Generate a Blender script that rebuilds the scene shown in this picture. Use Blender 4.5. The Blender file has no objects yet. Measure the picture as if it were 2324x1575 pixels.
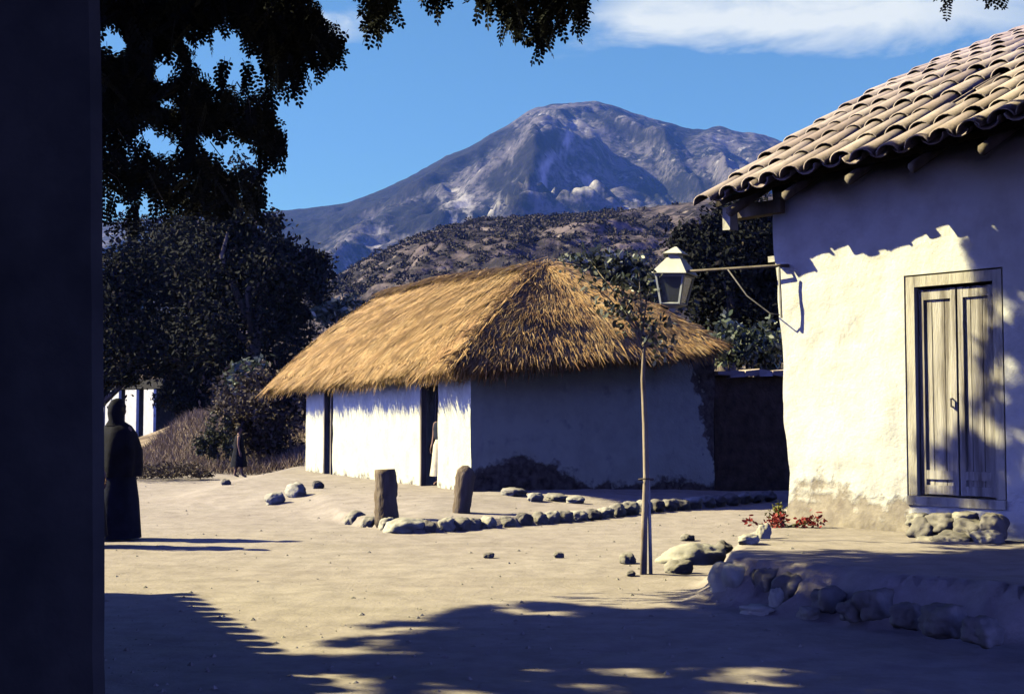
import bpy, bmesh, math, random
import numpy as np
from mathutils import Vector, Matrix, noise as mnoise

random.seed(7)
RNG = np.random.default_rng(11)
SC = bpy.context.scene
COL = SC.collection
R = math.radians

# ------------------------------------------------------------------ camera model
F = 3000.0                    # focal length in units of a 2324-wide picture
PITCH = math.atan(162.5 / F)
EYE = 1.5
CP, SP = math.cos(PITCH), math.sin(PITCH)

def ray(x, y):
    dx, dy = (x - 1162) / F, (787.5 - y) / F
    return np.array([dx, CP - dy * SP, SP + dy * CP])

def P(x, y, D):               # point seen in that direction at a distance D straight ahead
    r = ray(x, y)
    return np.array([0, 0, EYE]) + r * (D / r[1])

def G(x, y, z=0.0):           # point on the level z seen in that direction
    r = ray(x, y)
    return np.array([0, 0, EYE]) + r * ((z - EYE) / r[2])

EL = R(36.0)
SH = np.array([-0.985, 0.171])            # horizontal direction towards the sun
SUN = np.array([SH[0] * math.cos(EL), SH[1] * math.cos(EL), math.sin(EL)])
SUN /= np.linalg.norm(SUN)

# ------------------------------------------------------------------ numeric helpers
def _hash(ix, iy, iz, seed):
    n = (ix * 374761393 + iy * 668265263 + iz * 2147483647 + seed * 1274126177) & 0xFFFFFFFF
    n = ((n ^ (n >> 13)) * 1274126177) & 0xFFFFFFFF
    return ((n ^ (n >> 16)) & 0xFFFF) / 65535.0

def vnoise(p, seed=0):
    p = np.asarray(p, float)
    i = np.floor(p).astype(np.int64)
    f = p - i
    f = f * f * (3 - 2 * f)
    out = 0
    for a in (0, 1):
        for b in (0, 1):
            for c in (0, 1):
                w = (f[..., 0] if a else 1 - f[..., 0]) * (f[..., 1] if b else 1 - f[..., 1]) * (f[..., 2] if c else 1 - f[..., 2])
                out = out + w * _hash(i[..., 0] + a, i[..., 1] + b, i[..., 2] + c, seed)
    return out

def fbm(p, seed=0, octv=4, gain=0.5):
    p = np.asarray(p, float)
    s, a, t = 0, 1.0, 0.0
    for k in range(octv):
        s = s + a * (vnoise(p * (2.03 ** k) + 17.3 * k, seed + k) - 0.5)
        t += a
        a *= gain
    return s / t * 2            # about -1..1

def smooth(a, b, x):
    t = np.clip((np.asarray(x, float) - a) / (b - a), 0, 1)
    return t * t * (3 - 2 * t)

def in_poly(pts, poly):
    x, y = pts[:, 0], pts[:, 1]
    res = np.zeros(len(pts), bool)
    n = len(poly)
    for k in range(n):
        x1, y1 = poly[k]
        x2, y2 = poly[(k + 1) % n]
        if y1 == y2:
            continue
        c = ((y1 > y) != (y2 > y)) & (x < (x2 - x1) * (y - y1) / (y2 - y1) + x1)
        res ^= c
    return res

def sample_poly(poly, n):
    a = np.array(poly, float)
    lo, hi = a.min(0), a.max(0)
    out = np.zeros((0, 2))
    while len(out) < n:
        q = lo + RNG.random((n * 3, 2)) * (hi - lo)
        out = np.vstack([out, q[in_poly(q, poly)]])
    return out[:n]

# ------------------------------------------------------------------ object helpers
def link(name, me, mat=None, parent=None, smooth_shade=False):
    o = bpy.data.objects.new(name, me)
    COL.objects.link(o)
    if mat is not None:
        me.materials.append(mat)
    if parent is not None:
        o.parent = parent
    if smooth_shade and len(me.polygons):
        me.polygons.foreach_set('use_smooth', [True] * len(me.polygons))
    return o

def mesh_np(name, V, faces=None, k=None):
    """V: (N,3) with a list of faces, or (M,k,3) separate k-gons"""
    me = bpy.data.meshes.new(name)
    V = np.asarray(V, float)
    if V.ndim == 3:
        m, k, _ = V.shape
        me.vertices.add(m * k)
        me.vertices.foreach_set('co', V.reshape(-1).astype(np.float32))
        me.loops.add(m * k)
        me.loops.foreach_set('vertex_index', np.arange(m * k, dtype=np.int32))
        me.polygons.add(m)
        me.polygons.foreach_set('loop_start', np.arange(0, m * k, k, dtype=np.int32))
        me.polygons.foreach_set('loop_total', np.full(m, k, dtype=np.int32))
    elif isinstance(faces, np.ndarray):
        m, k = faces.shape
        me.vertices.add(len(V))
        me.vertices.foreach_set('co', V.reshape(-1).astype(np.float32))
        me.loops.add(m * k)
        me.loops.foreach_set('vertex_index', faces.reshape(-1).astype(np.int32))
        me.polygons.add(m)
        me.polygons.foreach_set('loop_start', np.arange(0, m * k, k, dtype=np.int32))
        me.polygons.foreach_set('loop_total', np.full(m, k, dtype=np.int32))
    else:
        me.from_pydata([tuple(v) for v in V], [], faces)
    me.update(calc_edges=True)
    return me

def grid_faces(nu, nv):
    i = np.arange(nu - 1)[:, None] * nv + np.arange(nv - 1)[None, :]
    i = i.reshape(-1)
    return np.stack([i, i + nv, i + nv + 1, i + 1], 1)

class MB:
    """collects verts and faces into one mesh"""
    def __init__(self):
        self.v, self.f = [], []
    def add(self, V, Fs):
        b = len(self.v)
        self.v.extend(tuple(map(float, q)) for q in V)
        self.f.extend(tuple(int(i) + b for i in f) for f in Fs)
    def box(self, c, s, rot=None, jit=0.0):
        c = np.array(c, float)
        q = np.array([[x, y, z] for x in (-.5, .5) for y in (-.5, .5) for z in (-.5, .5)]) * np.array(s, float)
        if jit:
            q = q + (RNG.random(q.shape) - .5) * jit
        if rot is not None:
            q = q @ np.array(rot.to_matrix() if hasattr(rot, 'to_matrix') else rot).T
        self.add(q + c, [(0, 1, 3, 2), (4, 6, 7, 5), (0, 4, 5, 1), (2, 3, 7, 6), (0, 2, 6, 4), (1, 5, 7, 3)])
    def tube(self, pts, rad, n=8, cap=True, wob=0.0):
        pts = np.array(pts, float)
        rad = np.broadcast_to(np.array(rad, float), (len(pts),))
        V = []
        for i, p in enumerate(pts):
            d = pts[min(i + 1, len(pts) - 1)] - pts[max(i - 1, 0)]
            d = d / (np.linalg.norm(d) + 1e-9)
            a = np.cross(d, [0, 0, 1.0] if abs(d[2]) < .9 else [1.0, 0, 0])
            a /= np.linalg.norm(a)
            b = np.cross(d, a)
            for k in range(n):
                t = 2 * math.pi * k / n
                r = rad[i] * (1 + wob * (random.random() - .5))
                V.append(p + r * (a * math.cos(t) + b * math.sin(t)))
        Fs = []
        for i in range(len(pts) - 1):
            for k in range(n):
                Fs.append((i * n + k, i * n + (k + 1) % n, (i + 1) * n + (k + 1) % n, (i + 1) * n + k))
        if cap:
            Fs.append(tuple(range(n))[::-1])
            Fs.append(tuple((len(pts) - 1) * n + k for k in range(n)))
        self.add(V, Fs)
    def build(self, name, mat, parent=None, sm=False):
        me = bpy.data.meshes.new(name)
        me.from_pydata(self.v, [], self.f)
        me.update()
        bm = bmesh.new(); bm.from_mesh(me)
        bmesh.ops.recalc_face_normals(bm, faces=bm.faces)
        bm.to_mesh(me); bm.free()
        return link(name, me, mat, parent, sm)

def tag(o, label=None, cat=None, group=None, kind=None):
    if label: o['label'] = label
    if cat: o['category'] = cat
    if group: o['group'] = group
    if kind: o['kind'] = kind
    return o

def empty(name, loc, rz=0.0):
    o = bpy.data.objects.new(name, None)
    COL.objects.link(o)
    o.location = Vector(loc)
    o.rotation_euler = (0, 0, rz)
    o.empty_display_size = .2
    return o

# ------------------------------------------------------------------ materials
class NT:
    def __init__(self, name):
        self.m = bpy.data.materials.new(name)
        self.m.use_nodes = True
        self.t = self.m.node_tree
        self.bsdf = self.t.nodes['Principled BSDF']
        self.out = self.t.nodes['Material Output']
        self.bsdf.inputs['Roughness'].default_value = .9
        self.bsdf.inputs['Specular IOR Level'].default_value = .15
    def n(self, typ, **kw):
        nd = self.t.nodes.new(typ)
        for k, v in kw.items():
            if k in ('operation', 'blend_type', 'data_type', 'feature', 'distance', 'noise_dimensions', 'interpolation', 'wave_type', 'bands_direction'):
                setattr(nd, k, v)
            else:
                nd.inputs[k].default_value = v
        return nd
    def l(self, a, b):
        self.t.links.new(a, b)
    def coord(self, kind='Object'):
        return self.t.nodes.new('ShaderNodeTexCoord').outputs[kind]
    def mapped(self, vec, scale=(1, 1, 1), loc=(0, 0, 0)):
        m = self.t.nodes.new('ShaderNodeMapping')
        m.inputs['Scale'].default_value = scale
        m.inputs['Location'].default_value = loc
        self.l(vec, m.inputs['Vector'])
        return m.outputs['Vector']
    def noise(self, vec, scale, detail=4, rough=.55, dist=0.0):
        nd = self.n('ShaderNodeTexNoise', Scale=scale, Detail=detail, Roughness=rough, Distortion=dist)
        self.l(vec, nd.inputs['Vector'])
        return nd.outputs['Fac']
    def ramp(self, fac, stops):
        nd = self.t.nodes.new('ShaderNodeValToRGB')
        el = nd.color_ramp.elements
        el[0].position, el[0].color = stops[0][0], col4(stops[0][1])
        el[1].position, el[1].color = stops[1][0], col4(stops[1][1])
        for p, c in stops[2:]:
            e = el.new(p); e.color = col4(c)
        self.l(fac, nd.inputs['Fac'])
        return nd.outputs['Color']
    def math(self, op, a, b=None, c=None, clamp=False):
        nd = self.t.nodes.new('ShaderNodeMath')
        nd.operation = op
        nd.use_clamp = clamp
        for i, v in enumerate((a, b, c)):
            if v is None: continue
            if isinstance(v, (int, float)): nd.inputs[i].default_value = v
            else: self.l(v, nd.inputs[i])
        return nd.outputs[0]
    def mix(self, fac, a, b):
        nd = self.t.nodes.new('ShaderNodeMix')
        nd.data_type = 'RGBA'
        for i, v in ((0, fac), (6, a), (7, b)):
            if isinstance(v, (int, float)): nd.inputs[i].default_value = v
            elif isinstance(v, tuple): nd.inputs[i].default_value = col4(v)
            else: self.l(v, nd.inputs[i])
        return nd.outputs[2]
    def sep(self, vec):
        nd = self.t.nodes.new('ShaderNodeSeparateXYZ')
        self.l(vec, nd.inputs[0])
        return nd.outputs
    def color(self, c):
        if isinstance(c, tuple): self.bsdf.inputs['Base Color'].default_value = col4(c)
        else: self.l(c, self.bsdf.inputs['Base Color'])
    def bump(self, h, strength=.5, dist=.02):
        nd = self.n('ShaderNodeBump', Strength=strength, Distance=dist)
        self.l(h, nd.inputs['Height'])
        self.l(nd.outputs['Normal'], self.bsdf.inputs['Normal'])
    def island(self):
        return self.t.nodes.new('ShaderNodeNewGeometry').outputs['Random Per Island']

def col4(c):
    return (c[0], c[1], c[2], 1.0)

def mat_noise(name, c1, c2, scale=6, detail=6, bump=.4, bscale=30, bdist=.02, lo=.35, hi=.65, rough=.9, stretch=(1, 1, 1)):
    m = NT(name)
    v = m.mapped(m.coord('Object'), stretch)
    m.color(m.ramp(m.noise(v, scale, detail), [(lo, c1), (hi, c2)]))
    if bump:
        m.bump(m.noise(v, bscale, 5), bump, bdist)
    m.bsdf.inputs['Roughness'].default_value = rough
    return m.m

def mat_leaf(name, stops, trans=.25, rough=.55):
    m = NT(name)
    c = m.ramp(m.island(), stops)
    m.color(c)
    m.bsdf.inputs['Roughness'].default_value = rough
    m.bsdf.inputs['Specular IOR Level'].default_value = .3
    if trans:
        t = m.t.nodes.new('ShaderNodeBsdfTranslucent')
        m.l(c, t.inputs['Color'])
        mx = m.t.nodes.new('ShaderNodeMixShader')
        mx.inputs[0].default_value = trans
        m.l(m.bsdf.outputs[0], mx.inputs[1]); m.l(t.outputs[0], mx.inputs[2])
        m.l(mx.outputs[0], m.out.inputs['Surface'])
    return m.m

def make_ground_mat():
    m = NT('dirt')
    v = m.coord('Object')
    a = m.noise(v, .35, 5, .6)
    b = m.noise(v, 3.2, 6, .65)
    c1 = m.ramp(a, [(.3, (.37, .31, .28)), (.7, (.47, .41, .37))])
    c2 = m.ramp(b, [(.35, (.29, .245, .22)), (.6, (.50, .43, .385))])
    base = m.mix(.5, c1, c2)
    vo = m.n('ShaderNodeTexVoronoi', Scale=9.0, Randomness=1.0)
    m.l(v, vo.inputs['Vector'])
    spots = m.ramp(vo.outputs['Distance'], [(.05, (1, 1, 1)), (.16, (0, 0, 0))])
    sel = m.math('GREATER_THAN', m.noise(v, 2.1, 2), .56)
    base = m.mix(m.math('MULTIPLY', m.math('MULTIPLY', spots, sel), .55), base, (.22, .18, .15))
    s = m.sep(v)
    trk = m.noise(m.mapped(v, (.22, 1.25, 1)), 1.6, 5, .6, .6)
    base = m.mix(m.math('MULTIPLY', m.math('SUBTRACT', trk, .54), 2.6, clamp=True), base, (.30, .255, .205))
    grit = m.math('MULTIPLY', m.math('SUBTRACT', m.noise(v, 60, 3, .8), .60), 7.0, clamp=True)
    base = m.mix(m.math('MULTIPLY', grit, .45), base, (.20, .165, .13))
    # drier scrubby earth away from the road
    far = m.math('MULTIPLY', m.math('SUBTRACT', s[1], 33.0), .12, clamp=True)
    scr = m.ramp(m.noise(v, .9, 6, .7), [(.42, (.16, .115, .085)), (.6, (.40, .31, .22))])
    base = m.mix(far, base, scr)
    m.color(base)
    h = m.math('ADD', m.math('MULTIPLY', m.noise(v, 26, 6, .7), .5), m.math('MULTIPLY', m.noise(v, 5, 4), 1.0))
    m.bump(h, .55, .03)
    m.bsdf.inputs['Roughness'].default_value = .95
    return m.m

def make_plaster(name, kind):
    """lime-washed adobe with the wash worn off near the ground"""
    m = NT(name)
    v = m.coord('Object')
    s = m.sep(v)
    big = m.noise(v, 1.1, 5, .6)
    white = m.ramp(m.noise(v, 2.4, 7, .65), [(.3, (.70, .67, .60 if kind == 'house' else .48)), (.55, (.84, .82, .75 if kind == 'house' else .60))])
    if kind == 'house':
        adobe = m.ramp(m.noise(v, 9, 5), [(.35, (.20, .15, .115)), (.65, (.36, .29, .22))])
        edge = m.math('SUBTRACT', m.math('ADD', m.math('MULTIPLY', big, .55), m.math('MULTIPLY', m.noise(v, 6, 5), .45)), m.math('MULTIPLY', s[2], .62))
        left = m.math('MULTIPLY', m.math('SUBTRACT', 1.15, m.math('ABSOLUTE', m.math('SUBTRACT', s[0], .45))), .22)
        worn = m.math('MULTIPLY', m.math('SUBTRACT', m.math('ADD', edge, left), .40), 9.0, clamp=True)
        stain = m.math('MULTIPLY', m.math('SUBTRACT', m.noise(m.mapped(v, (1, 1, .55)), 2.3, 4), .63), 4.5, clamp=True)
        c = m.mix(m.math('MULTIPLY', stain, .55), white, (.42, .35, .27))
        c = m.mix(m.math('MULTIPLY', worn, .85), c, adobe)
    else:
        adobe = m.ramp(m.noise(v, 7, 6), [(.35, (.06, .048, .042)), (.65, (.24, .20, .165))])
        n1 = m.math('ADD', m.math('MULTIPLY', m.noise(v, 2.2, 5, .6), .55), m.math('MULTIPLY', m.noise(v, 7, 5), .45))
        # facade (local y > .1): thin worn strip; end wall: ragged break at its right and a deep worn foot
        onend = m.math('LESS_THAN', s[1], .1)
        foot = m.math('SUBTRACT', n1, m.math('ADD', m.math('MULTIPLY', s[2], .85), m.math('MULTIPLY', m.math('SUBTRACT', 1.0, onend), .10)))
        lump = m.math('MULTIPLY', m.math('MULTIPLY', m.math('SUBTRACT', 1.0, m.math('ABSOLUTE', m.math('MULTIPLY', m.math('SUBTRACT', s[0], .95), .75)), clamp=True), onend), .50)
        worn = m.math('MULTIPLY', m.math('SUBTRACT', m.math('ADD', foot, lump), .36), 10.0, clamp=True)
        brk = m.math('ADD', s[0], m.math('MULTIPLY', m.math('SUBTRACT', n1, .5), 1.25))
        brk = m.math('SUBTRACT', m.math('MULTIPLY', s[2], .24), m.math('SUBTRACT', 4.95, brk))
        rag = m.math('MULTIPLY', m.math('MULTIPLY', m.math('ADD', brk, .02), 12.0, clamp=True), onend)
        worn = m.math('MAXIMUM', worn, rag)
        spot = m.math('MULTIPLY', m.math('SUBTRACT', m.noise(v, 3.1, 5), .60), 5.0, clamp=True)
        blot = m.math('MULTIPLY', m.math('SUBTRACT', m.noise(m.mapped(v, (1, 1, .6)), 1.5, 6, .7), .50), 3.0, clamp=True)
        c = m.mix(m.math('MULTIPLY', blot, .42), white, (.46, .42, .36))
        c = m.mix(m.math('MULTIPLY', spot, .75), c, (.30, .26, .22))
        c = m.mix(worn, c, adobe)
    m.color(c)
    h = m.math('ADD', m.math('MULTIPLY', m.noise(v, 3.5, 5), 1.0), m.math('MULTIPLY', m.noise(v, 22, 5), .35))
    m.bump(m.math('SUBTRACT', h, m.math('MULTIPLY', worn, .5)), .42, .05)
    return m.m

def make_straw(name='straw'):
    m = NT(name)
    i = m.island()
    v = m.coord('Object')
    c1 = m.ramp(i, [(0.0, (.40, .21, .08)), (.12, (.70, .43, .17)), (.6, (.86, .57, .24)), (1.0, (.92, .70, .37))])
    n = m.noise(v, .8, 5, .6)
    c = m.mix(m.math('MULTIPLY', m.math('SUBTRACT', n, .50), 3.5, clamp=True), (.50, .27, .12), c1)
    c = m.mix(.55, c, c1)
    s = m.sep(v)
    hip = m.math('MULTIPLY', m.math('MULTIPLY', m.math('SUBTRACT', 2.6, s[1]), .6, clamp=True), m.math('MULTIPLY', m.math('SUBTRACT', m.noise(v, 1.7, 5, .65), .47), 5.0, clamp=True))
    c = m.mix(m.math('MULTIPLY', hip, .6), c, (.42, .20, .10))
    m.color(c)
    m.bsdf.inputs['Roughness'].default_value = .8
    t = m.t.nodes.new('ShaderNodeBsdfTranslucent')
    m.l(c, t.inputs['Color'])
    mx = m.t.nodes.new('ShaderNodeMixShader'); mx.inputs[0].default_value = .12
    m.l(m.bsdf.outputs[0], mx.inputs[1]); m.l(t.outputs[0], mx.inputs[2])
    m.l(mx.outputs[0], m.out.inputs['Surface'])
    return m.m

def make_tile():
    m = NT('clay_tile')
    i = m.island()
    v = m.coord('Object')
    c1 = m.ramp(i, [(0, (.44, .34, .32)), (.5, (.57, .46, .43)), (1, (.68, .56, .52))])
    n = m.noise(v, 4, 7, .7)
    c = m.mix(m.ramp(n, [(.45, (0, 0, 0)), (.72, (.7, .7, .7))]), c1, (.30, .25, .23))
    m.color(c)
    m.bump(m.noise(v, 40, 4), .4, .01)
    return m.m

def make_mountain(name, pale, dark, rock, sc, thr=.5, rockamt=.6, fine=8):
    m = NT(name)
    v = m.coord('Object')
    a = m.noise(v, sc, 8, .62)
    b = m.noise(v, sc * fine, 5, .7)
    k = m.math('ADD', m.math('MULTIPLY', a, .55), m.math('MULTIPLY', b, .45))
    c = m.ramp(k, [(thr - .045, dark), (thr + .045, pale)])
    r = m.math('MULTIPLY', m.math('SUBTRACT', m.noise(m.mapped(v, (1, 1, .35)), sc * 5, 5, .6), .60), 9.0, clamp=True)
    c = m.mix(m.math('MULTIPLY', r, rockamt), c, rock)
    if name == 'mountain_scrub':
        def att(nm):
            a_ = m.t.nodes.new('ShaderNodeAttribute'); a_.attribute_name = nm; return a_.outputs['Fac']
        c = m.mix(m.math('MULTIPLY', att('flank_shade'), .96), c, m.ramp(b, [(.40, (.004, .005, .008)), (.75, (.022, .021, .024))]))  # shaded flanks of the mountain painted in as a dark tone
        rk = m.math('MULTIPLY', att('rock'), m.math('MULTIPLY', m.math('SUBTRACT', m.noise(m.mapped(v, (1, .4, .45)), .030, 4, .6), .47), 8.0, clamp=True))
        c = m.mix(m.math('MULTIPLY', rk, .85), c, rock)
    m.color(c)
    m.bump(m.math('ADD', a, m.math('MULTIPLY', b, .4)), .6, 1.2 / sc * .1)
    return m.m

MAT = dict(
    ground=make_ground_mat(),
    house=make_plaster('house_plaster', 'house'),
    hut=make_plaster('hut_plaster', 'hut'),
    straw=make_straw(),
    tile=make_tile(),
    adobe=mat_noise('adobe', (.05, .038, .032), (.13, .095, .075), 5, 6, .6, 16, .03),
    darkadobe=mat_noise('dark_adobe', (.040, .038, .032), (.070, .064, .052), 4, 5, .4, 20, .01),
    stone=mat_noise('stone', (.26, .235, .20), (.42, .385, .32), 4, 6, .6, 14, .02),
    paleston=mat_noise('pale_stone', (.42, .39, .32), (.60, .56, .46), 4, 6, .5, 14, .02),
    darkston=mat_noise('dark_stone', (.16, .145, .13), (.30, .27, .235), 4, 6, .6, 14, .02),
    bark=mat_noise('bark', (.09, .07, .055), (.21, .165, .125), 9, 6, .8, 26, .02, stretch=(1, 1, .25)),
    saplingbark=mat_noise('sapling_bark', (.30, .23, .17), (.55, .46, .36), 9, 5, .4, 30, .01, stretch=(1, 1, .4)),
    stump=mat_noise('stump_wood', (.16, .115, .08), (.34, .27, .20), 7, 6, .9, 24, .03, stretch=(1, 1, .2)),
    doorwood=mat_noise('door_wood', (.27, .235, .20), (.64, .59, .52), 2.6, 8, .8, 30, .01, stretch=(5, 1, .3), lo=.36, hi=.58),
    framewood=mat_noise('door_frame_wood', (.34, .30, .25), (.66, .61, .50), 3.0, 8, .7, 30, .01, stretch=(3, 1, .4), lo=.34, hi=.55),
    oldwood=mat_noise('old_wood', (.17, .135, .105), (.33, .28, .22), 5, 6, .5, 30, .01, stretch=(1, 1, .3)),
    darkdeck=mat_noise('smoky_canes', (.03, .025, .02), (.07, .055, .045), 8, 5, .5, 30, .01, stretch=(4, 1, 1)),
    whitewood=mat_noise('limed_wood', (.5, .47, .4), (.75, .72, .62), 6, 5, .3, 30, .01),
    tin=mat_noise('white_tin', (.70, .68, .58), (.84, .82, .72), 6, 6, .15, 30, .005, rough=.6),
    tinframe=mat_noise('grey_tin', (.30, .32, .34), (.45, .46, .46), 9, 5, .1, 30, .005, rough=.5),
    iron=mat_noise('old_iron', (.13, .12, .12), (.24, .22, .21), 12, 5, .2, 30, .005, rough=.6),
    skin=mat_noise('skin', (.30, .17, .115), (.36, .21, .145), 8, 3, 0, lo=.3, hi=.7, rough=.6),
    hair=mat_noise('black_hair', (.012, .011, .012), (.03, .026, .026), 20, 3, 0, rough=.5),
    cloth_navy=mat_noise('navy_cloth', (.012, .014, .026), (.022, .025, .045), 7, 4, .3, 14, .02),
    cloth_black=mat_noise('black_cloth', (.010, .010, .014), (.020, .020, .028), 7, 4, .3, 14, .02),
    cloth_blue=mat_noise('blue_cloth', (.02, .035, .10), (.035, .055, .15), 7, 4, .3, 14, .02),
    cloth_cream=mat_noise('cream_cloth', (.60, .52, .38), (.74, .66, .50), 7, 4, .3, 14, .02),
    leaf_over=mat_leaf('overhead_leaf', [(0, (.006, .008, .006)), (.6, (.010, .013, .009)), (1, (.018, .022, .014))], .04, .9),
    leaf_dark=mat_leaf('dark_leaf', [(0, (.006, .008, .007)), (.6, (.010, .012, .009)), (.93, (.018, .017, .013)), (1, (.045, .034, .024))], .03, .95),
    leaf_mid=mat_leaf('mid_leaf', [(0, (.025, .032, .02)), (.6, (.055, .06, .036)), (1, (.12, .12, .075))], .15, .6),
    leaf_pale=mat_leaf('pale_leaf', [(0, (.03, .045, .03)), (.5, (.10, .13, .085)), (1, (.34, .36, .27))], .15, .35),
    leaf_sap=mat_leaf('sapling_leaf', [(0, (.02, .028, .022)), (.5, (.06, .07, .05)), (.75, (.16, .17, .13)), (1, (.42, .42, .34))], .15, .4),
    scrub=mat_leaf('scrub_leaf', [(0, (.022, .020, .018)), (.6, (.055, .046, .038)), (1, (.14, .11, .085))], .0, .95),
    drygrass=mat_leaf('dry_grass', [(0, (.12, .075, .055)), (.5, (.23, .155, .11)), (1, (.42, .32, .22))], .1, .9),
    brownbush=mat_leaf('brown_bush', [(0, (.045, .032, .026)), (.6, (.10, .075, .055)), (1, (.22, .17, .12))], .1, .9),
    redflower=mat_leaf('red_flower', [(0, (.22, .015, .012)), (.6, (.36, .035, .03)), (1, (.45, .10, .08))], .1, .6),
    olive=mat_leaf('olive_leaf', [(0, (.10, .10, .02)), (.6, (.20, .19, .045)), (1, (.30, .28, .08))], .1, .6),
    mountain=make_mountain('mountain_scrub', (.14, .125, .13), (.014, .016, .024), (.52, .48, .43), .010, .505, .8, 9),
    foothill=make_mountain('foothill_scrub', (.175, .135, .130), (.032, .027, .033), (.48, .38, .31), .035, .53, .85, 7),
)
def make_glass():
    m = NT('lamp_glass')
    m.color((.30, .33, .38))
    m.bsdf.inputs['Roughness'].default_value = .25
    m.bsdf.inputs['Transmission Weight'].default_value = .75
    m.bsdf.inputs['Specular IOR Level'].default_value = .5
    return m.m
MAT['glass'] = make_glass()

# ------------------------------------------------------------------ terrain
KPX = [(790, 1186), (850, 1200), (945, 1212), (1010, 1206), (1100, 1200), (1200, 1192), (1320, 1182), (1450, 1167), (1560, 1157), (1660, 1147), (1760, 1137)]
KW = np.array([G(x, y) for x, y in KPX])
TA = G(1640, 1265, .35)[:2]
HC = np.array([3.05, 14.70])                  # foot of the white house's corner
UX = np.array([.663, -.748]); UX /= np.linalg.norm(UX)
UY = np.array([.748, .663]); UY /= np.linalg.norm(UY)

def height(x, y, detail=True):
    x = np.asarray(x, float); y = np.asarray(y, float)
    h = np.zeros_like(x + y)
    # platform in front of the hut
    yk = np.interp(x, KW[:, 0], KW[:, 1])
    yk = np.where(x < KW[0, 0], KW[0, 1] + (KW[0, 0] - x) * .8, yk)
    yk = np.where(x > KW[-1, 0], KW[-1, 1] + (x - KW[-1, 0]) * .9, yk)
    w = .10 + 4.0 * smooth(-2.2, -3.8, x)
    h = h + (.12 * smooth(-.02, 1, (y - yk) / w) + .13 * smooth(.4, 4.2, y - yk)) * smooth(-6.8, -5.4, x)
    # terrace before the white house
    e1 = (HC - np.array([.25, .1])) - TA
    e1 = e1 / np.linalg.norm(e1)
    wob = fbm(np.stack([x * .9, y * .9, x * 0], -1), 5, 3) * .20 + fbm(np.stack([x * 4, y * 4, x * 0], -1), 6, 3) * .09
    wid = .24 + .28 * smooth(-.15, .35, fbm(np.stack([x * 1.6, y * 1.6, x * 0], -1), 15, 2))
    d1 = (x - TA[0]) * e1[1] - (y - TA[1]) * e1[0] + wob
    d2 = (x - TA[0]) * UY[0] + (y - TA[1]) * UY[1] + wob * .6
    h = np.maximum(h, .35 * smooth(-.35, .12, d1) * smooth(-wid, .05, d2))
    # bank behind, left of the hut
    r = x / np.maximum(y, 1)
    bank = smooth(34, 45, y) * smooth(-.292, -.235, r) * smooth(.35, .1, r) * 1.5
    h = h + bank + smooth(50, 70, y) * smooth(-.26, -.1, r) * 2.5
    h = h + .10 * smooth(26, 33, y) * smooth(-.18, -.25, r)
    if detail:
        p = np.stack([x, y, x * 0], -1)
        near = smooth(80, 30, y)
        h = h + near * (fbm(p * .45, 1, 3) * .020 + fbm(p * 2.9, 2, 3) * .012 + fbm(p * 8.0, 3, 2) * .006)
    return h

def axis(parts):
    out = []
    for a, b, s in parts:
        out.extend(np.arange(a, b, s).tolist())
    out.append(parts[-1][1])
    return np.array(out)
gx = axis([(-3000, -400, 400), (-400, -60, 40), (-60, -14, 3), (-14, -6, .5), (-6, 7, .085), (7, 14, .5), (14, 60, 4), (60, 400, 40), (400, 3000, 400)])
gy = axis([(-400, -40, 60), (-40, 0, 5), (0, 6.5, .5), (6.5, 24, .085), (24, 46, .25), (46, 80, 1.5), (80, 400, 20), (400, 3200, 350)])
XX, YY = np.meshgrid(gx, gy, indexing='ij')
V = np.stack([XX, YY, height(XX, YY)], -1)
gz = np.hypot(np.gradient(V[..., 2], axis=0), np.gradient(V[..., 2], axis=1))
stp = smooth(.02, .08, gz) * ((XX > -3) & (XX < 7) & (YY > 6.6) & (YY < 23.8))
for k_ in range(3):
    V[..., k_] += stp * (fbm(V * np.array([3.0, 3.0, 5.0]) + 40 * k_, 70 + k_, 4) * (.11 if k_ < 2 else .07))
V = V.reshape(-1, 3)
ground = link('ground', mesh_np('ground', V, grid_faces(len(gx), len(gy))), MAT['ground'], smooth_shade=True)
tag(ground, 'pale sunlit dirt road and yard with a raised earth platform', 'ground', kind='structure')

def hz(x, y):
    return float(height(np.array([x]), np.array([y]))[0])

# gravel: small loose stones lying about the road
def gravel():
    n = 900
    px = np.stack([230 + RNG.random(n) * 1600, 1100 + 470 * RNG.random(n) ** 1.2], 1)
    base = np.array([[0, 0, 1], [.9, 0, .2], [.2, .85, .2], [-.8, .4, .2], [-.6, -.7, .2], [.4, -.8, .2]])
    F6 = [(0, 1, 2), (0, 2, 3), (0, 3, 4), (0, 4, 5), (0, 5, 1)]
    mb = MB()
    for x, y in px:
        g = G(x, y)
        s = .008 + .022 * random.random() ** 3
        a = random.random() * 6.28
        c, d = math.cos(a), math.sin(a)
        q = base * s * (1 + .5 * (RNG.random((6, 3)) - .5))
        q = np.stack([q[:, 0] * c - q[:, 1] * d, q[:, 0] * d + q[:, 1] * c, q[:, 2] * .8], 1)
        mb.add(q + np.array([g[0], g[1], hz(g[0], g[1]) - .003]), F6)
    o = mb.build('gravel', MAT['stone'])
    tag(o, 'small loose stones scattered over the dirt road', 'gravel', kind='stuff')
gravel()

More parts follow.
